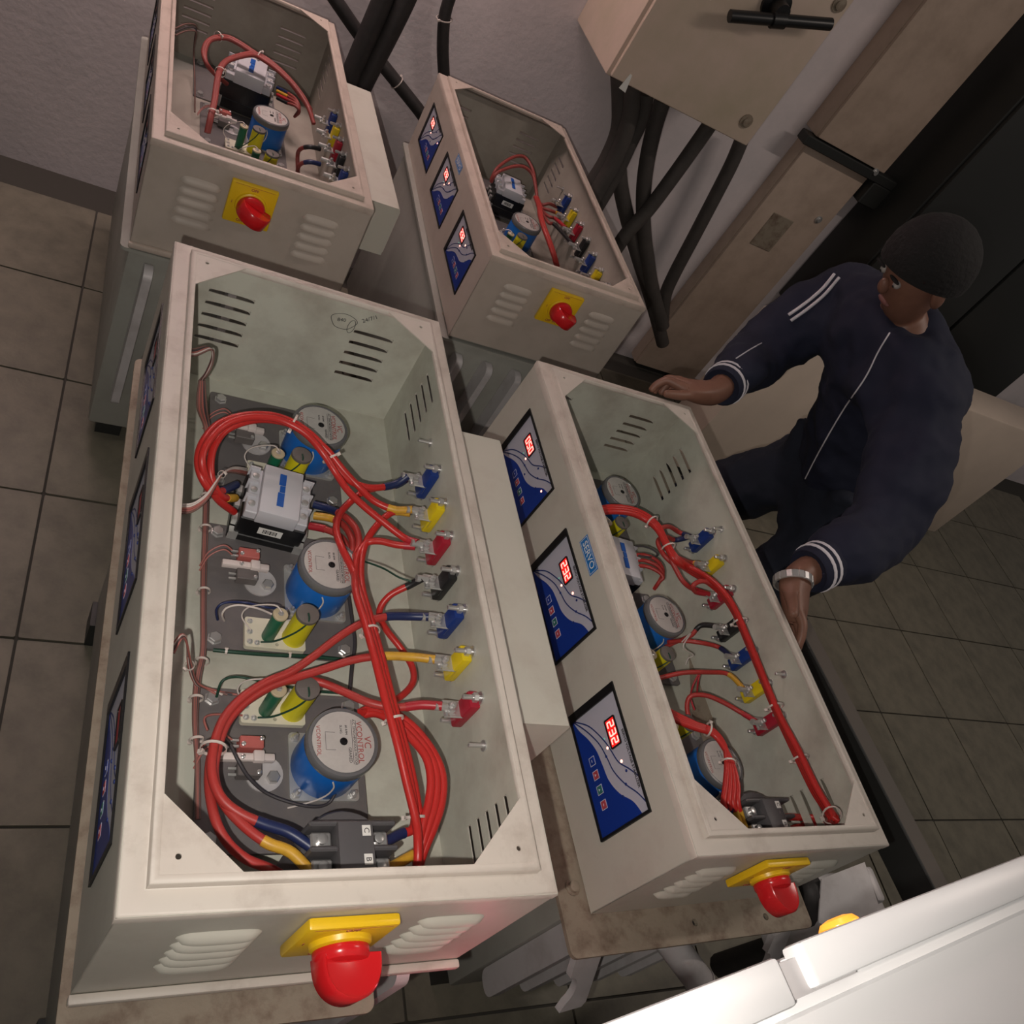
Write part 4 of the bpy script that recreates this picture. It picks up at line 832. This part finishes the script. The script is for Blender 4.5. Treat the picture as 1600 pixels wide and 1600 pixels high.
def heavy(pts, y, r, m, label, o, ties=(), group='heavy cables on the wall'):
    P = []
    for q in pts: P.append(on(o['o'][0]+o['s']*q[0], o['o'][1]+o['s']*q[1], 1, q[2] if len(q) > 2 else y))
    return cable(None, P, r, m, label, ties=ties, group=group, name='heavy_cable', n=12)
c3 = dict(s=.33125, o=(880, 0)); c9 = dict(s=.1625, o=(500, 0))
heavy([(265,350),(270,480),(262,620),(205,760),(130,880),(60,1000)], 2.40, .030, CABG, 'leftmost heavy cable leaving the isolator panel', c3)
heavy([(325,390),(320,520),(285,650),(225,790),(150,920),(80,1050)], 2.36, .028, CABG, 'heavy cable just right of the leftmost one below the isolator panel', c3)
heavy([(395,440),(370,560),(315,680),(245,830),(170,960),(100,1080)], 2.42, .024, CABG, 'heavy cable third from the left below the isolator panel', c3)
heavy([(275,560),(262,700),(268,860),(300,1020),(350,1200),(400,1360),(440,1500),(470,1620)], 2.46, .028, CABG, 'heavy cable curving down toward the trunking foot', c3)
heavy([(470,470),(430,600),(395,760),(378,920),(382,1100),(405,1280),(430,1400),(470,1540)], 2.44, .028, CABG, 'heavy cable dropping almost straight from the panel centre', c3)
heavy([(690,590),(620,690),(520,830),(400,990),(300,1100),(220,1220)], 2.40, .026, CABG, 'heavy cable crossing diagonally in front of the others', c3)
heavy([(850,640),(800,760),(740,880),(620,1110),(520,1300),(480,1400),(470,1520)], 2.50, .026, CABG, 'rightmost heavy cable below the isolator panel corner', c3)
heavy([(640,-150),(600,0),(470,310),(330,640),(290,760),(240,900)], 2.50, .031, RUBB, 'left of two black conduits rising behind the terminal cover', c9, group='black conduits on the wall')
heavy([(880,-150),(820,0),(660,330),(500,640),(430,780),(370,920)], 2.50, .031, RUBB, 'right of two black conduits rising behind the terminal cover', c9, group='black conduits on the wall')
heavy([(50,-150),(150,0),(370,320),(600,620),(800,870),(950,1060),(1050,1200)], 2.565, .021, RUBB, 'black conduit running diagonally behind the other two', c9, ties=[(.62, .0225)], group='black conduits on the wall')
heavy([(1300,-150),(1240,0),(1195,180),(1180,450),(1190,700),(1200,850)], 2.55, .019, RUBB, 'single black conduit with a pale clamp above the dim enclosure', c9, ties=[(.40, .024)], group='black conduits on the wall')

# cabinets behind and beside the person
t = thing('dark_cabinet', 'black cabinet on the wall right of the trunking, behind the person', 'cabinet', TR(2.56, 2.30, -0.45))
obj('cabinet_body', MB().rbox((0,0.02,0),(1.3,WY-2.305,1.35),0.006,2).mesh('cabinet_body', DARKC), t)
obj('cabinet_door', MB().rbox((0.01,0,0.01),(0.64,0.022,1.34),0.004,2).mesh('cabinet_door', DARKC), t)
obj('cabinet_door', MB().rbox((0.66,0,0.01),(1.29,0.022,1.34),0.004,2).mesh('cabinet_door', DARKC), t)
t = thing('low_cabinet', 'low beige cabinet standing on the floor behind the arm of the person', 'cabinet', TR(2.04, 1.86, FZ))
obj('cabinet_body', MB().rbox((0,0.0,0.05),(1.7,0.2,0.73),0.008,2).mesh('cabinet_body', BEIGE), t)
obj('cabinet_plinth', MB().box((0.02,0.02,0),(1.68,0.18,0.05)).mesh('cabinet_plinth', DARKC), t)

# white cabinet close to the camera
WZ = 0.38
a = on(940, 1600, 2, WZ); e = on(1402, 1420, 2, WZ); yaw = math.atan2(e.y-a.y, e.x-a.x); k = 0.705
WM = TR(a.x, a.y, WZ) @ RZ(yaw)
t = thing('white_cabinet', 'glaring white cabinet with an amber lamp in the lower right corner', 'cabinet', WM)
obj('cabinet_body', MB().rbox((-0.05,-0.45,FZ-WZ),(0.8,-0.002,-0.012),0.004,2).mesh('cabinet_body', WCASE), t)
obj('top_rail', MB().rbox((-0.05,-0.040*k,-0.014),(0.205*k,0,0.0),0.003,2).rbox((0.232*k,-0.034*k,-0.014),(0.8,0.003,0.005),0.003,2).mesh('top_rail', WCASE), t)
obj('rail_gap', MB().box((0.204*k,-0.036*k,-0.013),(0.30*k,-0.006*k,-0.004)).mesh('rail_gap', WGREY), t)
obj('top_sheet', MB().rbox((-0.05,-0.45,-0.014),(0.8,-0.046*k,-0.006),0.002,1).mesh('top_sheet', WCASE), t)
lm = Matrix.Rotation(-PI/2, 4, 'X')
lx = WM.inverted() @ on(1335, 1446, 2, WZ-0.004)
obj('amber_lamp', MB().lathe([(0.015,0),(0.015,0.005),(0.012,0.0085),(0.006,0.010)], 20, TR(lx.x, -0.001, -0.0165) @ lm).mesh('amber_lamp', ORANGE), t)
# unseen red lamp added lower on the same face to tint the near enclosure fronts
obj('added_red_lamp', MB().lathe([(0.014,0),(0.014,0.006),(0.011,0.010),(0.006,0.012)], 20, TR(0.29, -0.002, -0.60) @ lm).mesh('added_red_lamp', mat('lit_red_lens', (0.8, 0.03, 0.05), 0.25, emit=((1.0, 0.05, 0.08), 3.0))), t)
pl = bpy.data.lights.new('red_tint_light', 'POINT'); pl.energy = 0.10; pl.color = (1.0, 0.22, 0.30); pl.shadow_soft_size = 0.012
plo = bpy.data.objects.new('red_tint_light', pl); C.objects.link(plo); plo.location = WM @ Vector((0.29, 0.026, -0.60))

# torn grey box with a black hose near the front of B, and a dark rail along its right
p0 = on(1330, 1405, 2, -0.34)
t = thing('gland_box', 'torn grey sheet-metal gland box beside the red knob of the held enclosure', 'box', TR(p0.x, p0.y, -0.34))
obj('box_body', MB().rbox((-0.06,-0.10,-0.2),(0.13,0.06,-0.03),0.012,3).mesh('box_body', ALU), t)
obj('bent_flap', MB().add([(-0.075,0.035,0.015),(0.035,0.055,0.035),(0.03,-0.02,0.03),(-0.01,-0.075,-0.005),(-0.085,-0.03,-0.02),(-0.075,0.035,0.012),(0.035,0.055,0.032),(0.03,-0.02,0.027),(-0.01,-0.075,-0.008),(-0.085,-0.03,-0.023)], [(0,1,2),(0,2,3,4),(7,6,5),(9,8,7,5),(0,5,6,1),(1,6,7,2),(2,7,8,3),(3,8,9,4),(4,9,5,0)]).mesh('bent_flap', ALU), t)
obj('flap_post', MB().rbox((0.035,-0.015,-0.04),(0.06,0.05,0.03),0.008,2).mesh('flap_post', ALU), t)
h0 = on(1268, 1395, 2, -0.36); h1 = on(1285, 1460, 2, -0.42)
cable(None, [h0+Vector((0.01,0.02,-0.01)), h0, h0.lerp(h1,.5)+Vector((0,0,-.01)), h1, h1+Vector((0.0,0.01,-0.12)), h1+Vector((0.0,0.02,-0.3))], .024, RUBB, 'black hose coming out under the torn grey box', name='hose', cat='hose')
r0 = on(1262, 1000, 2, -0.30); r1 = on(1402, 1270, 2, -0.30)
t = thing('steel_rail', 'dark steel rail running along the right side of the held enclosure', 'rail', TR(*r0) @ RZ(math.atan2(r1.y-r0.y, r1.x-r0.x)))
ln = (r1-r0).length
obj('rail_web', MB().rbox((-0.1,-0.008,-0.08),(ln+0.4,0.0,0.0),0.002,1).mesh('rail_web', DARKC), t)
obj('rail_flange', MB().rbox((-0.1,-0.004,-0.006),(ln+0.4,0.045,0.0),0.002,1).mesh('rail_flange', mat('brown_steel', (0.10,0.085,0.07), 0.5)), t)
obj('rail_post', MB().box((0.0,-0.03,FZ-r0.z),(0.04,0.01,-0.05)).box((ln+.2,-0.03,FZ-r0.z),(ln+.24,0.01,-0.05)).mesh('rail_post', DARKC), t)
# radiator pipe stub and lug plates below the rusty lid of B
p0 = on(1040, 1462, 2, -0.41); p1 = on(1092, 1532, 2, -0.47)
t = thing('radiator_pipe', 'pale capped pipe stub hanging below the rusty lid', 'pipe', Matrix.Identity(4))
obj('pipe_wall', MB().tube([p0, p0.lerp(p1,.5), p1], 0.026, 18).mesh('pipe_wall', ALU), t)
obj('pipe_cap', MB().tube([p1, p1+(p1-p0).normalized()*0.006], 0.028, 18).mesh('pipe_cap', ALU), t)
for k, (u, v, lab) in enumerate(((905, 1528, 'pale lug plate with rounded notch below the left corner of the rusty lid'), (1205, 1490, 'pale lug plate with rounded notch below the right of the rusty lid'))):
    q = on(u, v, 2, -0.47)
    pts = [(-0.03,0.06),(0.03,0.06),(0.03,-0.06),(0.022,-0.068),(-0.03,-0.055)] + [(-0.03+0.022*math.cos(a), -0.012+0.03*math.sin(a)) for a in [(-PI/2+PI*j/8) for j in range(1,8)]] + [(-0.03,0.02)]
    tag(obj('lug_plate', MB().plate(pts[::-1], [], -0.006, 0.006, basis(q, (0.97,0.24,0), (-0.12,0.48,0.87), (0.21,-0.84,0.49))).mesh('lug_plate', ALU, 30)), lab, 'lug plate')

# ------------------------------------------------------------------ person
def skin(name, verts, edges, root, m, sub=2, cloth=0):
    """verts: (x, y, z, rx[, ry]); grown with a Skin modifier, then baked to a mesh"""
    me = bpy.data.meshes.new(name); me.from_pydata([v[:3] for v in verts], edges, [])
    o = bpy.data.objects.new(name, me); C.objects.link(o)
    md = o.modifiers.new('skin', 'SKIN'); md.use_smooth_shade = True
    sv = me.skin_vertices[0].data
    for i, v in enumerate(verts):
        sv[i].radius = (v[3], v[4] if len(v) > 4 else v[3]); sv[i].use_root = (i == root)
    sb = o.modifiers.new('sub', 'SUBSURF'); sb.levels = sub; sb.render_levels = sub
    if cloth:
        rm = o.modifiers.new('remesh', 'REMESH'); rm.mode = 'VOXEL'; rm.voxel_size = 0.011
        sm = o.modifiers.new('smooth', 'SMOOTH'); sm.factor = 0.6; sm.iterations = 14
        tx = bpy.data.textures.new('folds', 'CLOUDS'); tx.noise_scale = 0.10; tx.noise_depth = 2
        dp = o.modifiers.new('folds', 'DISPLACE'); dp.texture = tx; dp.strength = cloth; dp.mid_level = 0.5; dp.texture_coords = 'LOCAL'
    dg = bpy.context.evaluated_depsgraph_get()
    out = bpy.data.meshes.new_from_object(o.evaluated_get(dg)); bpy.data.objects.remove(o)
    out.materials.clear(); out.materials.append(m)
    out.polygons.foreach_set('use_smooth', [True]*len(out.polygons)); return out

J = dict(pelvis=(1.80,1.10,-0.20), waist=(1.72,1.10,-0.03), chest=(1.61,1.11,0.12), nb=(1.52,1.12,0.235), neck=(1.475,1.115,0.29), head=(1.42,1.105,0.375),
         shR=(1.535,1.305,0.185), elR=(1.44,1.31,-0.015), wrR=(1.178,1.078,-0.058), shL=(1.535,0.925,0.185), elL=(1.47,0.70,0.0), wrL=(1.192,0.583,-0.076),
         hipR=(1.79,1.20,-0.26), hipL=(1.79,0.99,-0.26), knR=(1.60,1.28,-0.60), knL=(1.62,0.88,-0.60), anR=(1.72,1.28,-0.93), anL=(1.74,0.88,-0.93))
V = {k: Vector(v) for k, v in J.items()}
def chainv(names): return names
person = thing('person', 'person in a navy tracksuit with white stripes leaning over and gripping the enclosure', 'person', TR(1.75, 1.08, FZ))
PI0 = TR(1.75, 1.08, FZ).inverted()
def pobj(name, me, m=None): 
    o = obj(name, me, person, PI0); return o
vs = []; idx = {}
def av(key, p, rx, ry=None):
    idx[key] = len(vs); vs.append((*p, rx, ry or rx)); return idx[key]
es = []
def link(*ks):
    for a, b in zip(ks, ks[1:]): es.append((idx[a], idx[b]))
av('pelvis', V['pelvis'], .11, .10); av('waist', V['waist'], .105, .09); av('chest', V['chest'], .12, .10); av('nb', V['nb'], .05); av('neck', V['neck'], .048); 
hd = V['head']; fwd = Vector((-0.80, -0.02, -0.60)).normalized(); up = Vector((-0.6, 0, 0.8)).normalized()
av('jaw', hd - up*0.075 + fwd*0.015, .055); av('head', hd, .078, .085); av('crown', hd + up*0.065 - fwd*0.015, .070)
link('pelvis', 'waist', 'chest', 'nb', 'neck', 'jaw', 'head', 'crown')
for s in 'RL':
    av('sh'+s, V['sh'+s], .055); av('el'+s, V['el'+s], .042); av('wr'+s, V['wr'+s], .033, .031)
    link('nb', 'sh'+s, 'el'+s, 'wr'+s)
    av('hip'+s, V['hip'+s], .085); av('kn'+s, V['kn'+s], .06); av('an'+s, V['an'+s], .042); av('toe'+s, V['an'+s]+Vector((-0.16,0,-0.04)), .034)
    link('pelvis', 'hip'+s, 'kn'+s, 'an'+s, 'toe'+s)
def hand(s, palm, knuckles, fingers, thumb):
    av('pm'+s, palm, .036, .027); link('wr'+s, 'pm'+s)
    for i, (k, f) in enumerate(zip(knuckles, fingers)):
        prev = 'pm'+s
        for j, p in enumerate([k] + f):
            key = 'f%s%d%d' % (s, i, j); av(key, p, (.0125, .0105, .0095, .008)[j], None); link(prev, key); prev = key
    prev = 'pm'+s
    for j, p in enumerate(thumb):
        key = 't%s%d' % (s, j); av(key, p, (.014, .0115, .009)[j]); link(prev, key); prev = key
# right hand: palm on the far right corner, fingers over the far edge, thumb along the rim
hand('R', (1.135, 1.070, -0.060), [(1.128,1.100,-0.060),(1.112,1.094,-0.057),(1.096,1.088,-0.056),(1.084,1.078,-0.058)],
     [[(1.118,1.122,-0.072),(1.112,1.122,-0.098),(1.108,1.112,-0.116)], [(1.096,1.120,-0.070),(1.086,1.118,-0.098),(1.082,1.108,-0.118)], [(1.072,1.112,-0.068),(1.060,1.110,-0.095),(1.056,1.100,-0.114)], [(1.056,1.096,-0.064),(1.040,1.094,-0.086),(1.034,1.086,-0.102)]],
     [(1.100,1.056,-0.062),(1.068,1.052,-0.066),(1.034,1.050,-0.070)])
# left hand: over the right edge, fingers down the outside, thumb on top of the rim
hand('L', (1.180, 0.532, -0.090), [(1.172,0.508,-0.084),(1.182,0.498,-0.098),(1.190,0.492,-0.114),(1.194,0.498,-0.130)],
     [[(1.176,0.486,-0.086),(1.172,0.462,-0.100),(1.166,0.446,-0.116)], [(1.184,0.476,-0.106),(1.176,0.452,-0.120),(1.168,0.440,-0.134)], [(1.190,0.474,-0.124),(1.180,0.452,-0.138),(1.171,0.440,-0.150)], [(1.194,0.482,-0.140),(1.184,0.462,-0.152),(1.174,0.450,-0.160)]],
     [(1.162,0.535,-0.076),(1.146,0.508,-0.070),(1.130,0.482,-0.068)])
pobj('body', skin('body', vs, es, idx['pelvis'], SKIN))
# face details, ears, hair
side = fwd.cross(up).normalized()
fc = MB()
def ball(b, c, r, sc=(1,1,1), n=12):
    prof = [(max(1e-4, r*math.sin(PI*k/8)), -r*math.cos(PI*k/8)) for k in range(9)]
    return b.lathe(prof, n, Matrix.Translation(c) @ basis((0,0,0), side*sc[0], fwd*sc[1], up*sc[2]))
nose = MB(); ball(nose, hd + fwd*0.076 - up*0.012, 0.012, (1, 1.1, 1.7)); pobj('nose', nose.mesh('nose', SKIN, 80))
for sgn in (-1, 1):
    e = MB(); ball(e, hd + fwd*0.0655 + side*sgn*0.028 + up*0.008, 0.009); eo = pobj('eye', e.mesh('eye', mat('eye_white', (0.34, 0.31, 0.29), 0.4), 80))
    ir = MB(); ball(ir, hd + fwd*0.0722 + side*sgn*0.028 + up*0.007, 0.0038); obj('iris', ir.mesh('iris', BLACK, 80), eo)
    e = MB(); ball(e, hd + side*sgn*0.082 - up*0.005, 0.024, (.35, .7, 1.2)); pobj('ear', e.mesh('ear', SKIN, 80))
    e = MB(); ball(e, hd + fwd*0.076 + side*sgn*0.030 + up*0.026, 0.012, (1.5, .4, .3)); pobj('eyebrow', e.mesh('eyebrow', HAIR, 80))
mo = MB(); ball(mo, hd + fwd*0.066 - up*0.055, 0.013, (1.7, .6, .45)); pobj('mouth', mo.mesh('mouth', mat('lip', (0.16,0.06,0.05), .5), 80))
hr = MB()
prof = [(0.095*math.sin(PI*k/14), 0.095*math.cos(PI*k/14)) for k in range(1, 9)]
hr.lathe([(0.001, 0.097)] + prof, 28, Matrix.Translation(hd + up*0.022 - fwd*0.016) @ basis((0,0,0), side*.98, fwd*1.08, up*1.08) @ Matrix.Rotation(0.45, 4, 'X'))
pobj('hair', hr.mesh('hair', HAIR, 80))
# jacket
vs2 = []; e2 = []
def jv(p, rx, ry=None): vs2.append((*p, rx, ry or rx)); return len(vs2)-1
a0 = jv(V['pelvis']+Vector((-.005,0,.0)), .150, .150); a1 = jv(V['waist'], .150, .155); a2 = jv(V['chest'], .150, .150); a3 = jv(V['nb']+Vector((0.01,0,-0.02)), .110, .10); a4 = jv(V['neck']+Vector((.006,0,-.006)), .084)
e2 += [(a0,a1),(a1,a2),(a2,a3),(a3,a4)]
for s in 'RL':
    S0, E0, W0 = V['sh'+s], V['el'+s], V['wr'+s]
    ps = [jv(S0, .098), jv(S0.lerp(E0,.5), .096), jv(E0, .090), jv(E0.lerp(W0,.40), .080), jv(E0.lerp(W0,.66), .068), jv(E0.lerp(W0,.78), .046)]
    e2 += [(a3, ps[0])] + list(zip(ps, ps[1:]))
jk = pobj('jacket', skin('jacket', vs2, e2, 1, NAVY, 2, 0.045))
# trousers
vs3 = []; e3 = []
def tv(p, rx, ry=None): vs3.append((*p, rx, ry or rx)); return len(vs3)-1
b0 = tv(V['pelvis']+Vector((.01,0,-.01)), .135, .135)
for s in 'RL':
    ps = [tv(V['hip'+s], .115), tv(V['hip'+s].lerp(V['kn'+s],.5), .105), tv(V['kn'+s], .088), tv(V['kn'+s].lerp(V['an'+s],.5), .080), tv(V['an'+s], .072)]
    e3 += [(b0, ps[0])] + list(zip(ps, ps[1:]))
pobj('trousers', skin('trousers', vs3, e3, 0, NAVT, 2, 0.045))
# shoes
for s in 'RL':
    A0 = V['an'+s]
    sh = MB().rbox((-0.20,-0.048,-0.07),(0.075,0.048,0.012),0.03,4, Matrix.Translation(A0))
    pobj('shoe', sh.mesh('shoe', BLACK, 60))
# cuffs with two white stripes, watch
for s in 'RL':
    E0, W0 = V['el'+s], V['wr'+s]; d = (W0-E0).normalized(); x = d.orthogonal().normalized(); y = d.cross(x)
    Lg = (W0-E0).length
    cf = pobj('cuff', MB().lathe([(0.050,-0.045),(0.050,-0.02),(0.048,0.012),(0.044,0.016),(0.038,0.012)], 24, basis(E0+d*Lg*0.80, x, y, d)).mesh('cuff', NAVY, 60))
    for zz in (-0.022, -0.004):
        obj('cuff_stripe', MB().lathe([(0.0490,-0.0035),(0.0515,-0.003),(0.0515,0.003),(0.0490,0.0035)], 24, basis(E0+d*(Lg*0.80+zz), x, y, d), False).mesh('cuff_stripe', STRIPE, 60), cf)
E0, W0 = V['elL'], V['wrL']; d = (Vector((1.180,0.532,-0.090))-W0).normalized(); x = Vector((0,0,1)); x = (x - d*x.dot(d)).normalized(); y = d.cross(x)
wt = pobj('wristwatch', MB().lathe([(0.034,-0.008),(0.0365,-0.008),(0.0365,0.008),(0.034,0.008),(0.034,-0.008)], 26, basis(W0+d*0.006, x, y, d), False).mesh('wristwatch', STEEL, 40))
wt['label'] = 'steel bracelet wristwatch'
for k in range(20):
    a = 2*PI*k/20
    obj('bracelet_link', shared('wlink', lambda: MB().rbox((-0.0054,-0.008,-0.0015),(0.0054,0.008,0.0014),0.001,1).mesh('bracelet_link', STEEL)), wt, basis(W0+d*0.006 + (x*math.cos(a)+y*math.sin(a))*0.037, (y*math.cos(a)-x*math.sin(a)), d, (x*math.cos(a)+y*math.sin(a))))
# zipper and sleeve stripes follow the jacket surface
import mathutils
from mathutils.bvhtree import BVHTree
bmj = bmesh.new(); bmj.from_mesh(jk.data); tree = BVHTree.FromBMesh(bmj); 
def seam(pix, r, m, name, lab=None, off=0.0015):
    P = []
    for p in spline([Vector((u, v, 0)) for u, v in pix], 8):
        d = ray(p.x, p.y).normalized(); l, nn, i, dd = tree.ray_cast(CP, d)
        if l is not None: P.append(l - d*off)
    if len(P) < 3: return
    o = pobj(name, MB().tube(P, r, 6).mesh(name, m, 70))
    if lab: o['label'] = lab
seam([(1258,748),(1283,700),(1318,640),(1352,590),(1372,550),(1390,520)], .0018, STRIPE, 'zipper', 'thin pale zipper down the front')
for w0 in (0, 9):
    seam([(1232+w0*.4,492+w0),(1258+w0*.5,474+w0*.9),(1284+w0*.6,452+w0*.8),(1304+w0*.8,428+w0*.6)], .0042, STRIPE, 'sleeve_stripe', 'white stripe along the upper sleeve')
seam([(1150,560),(1172,546),(1190,536)], .0016, STRIPE, 'sleeve_piping')
bmj.free()
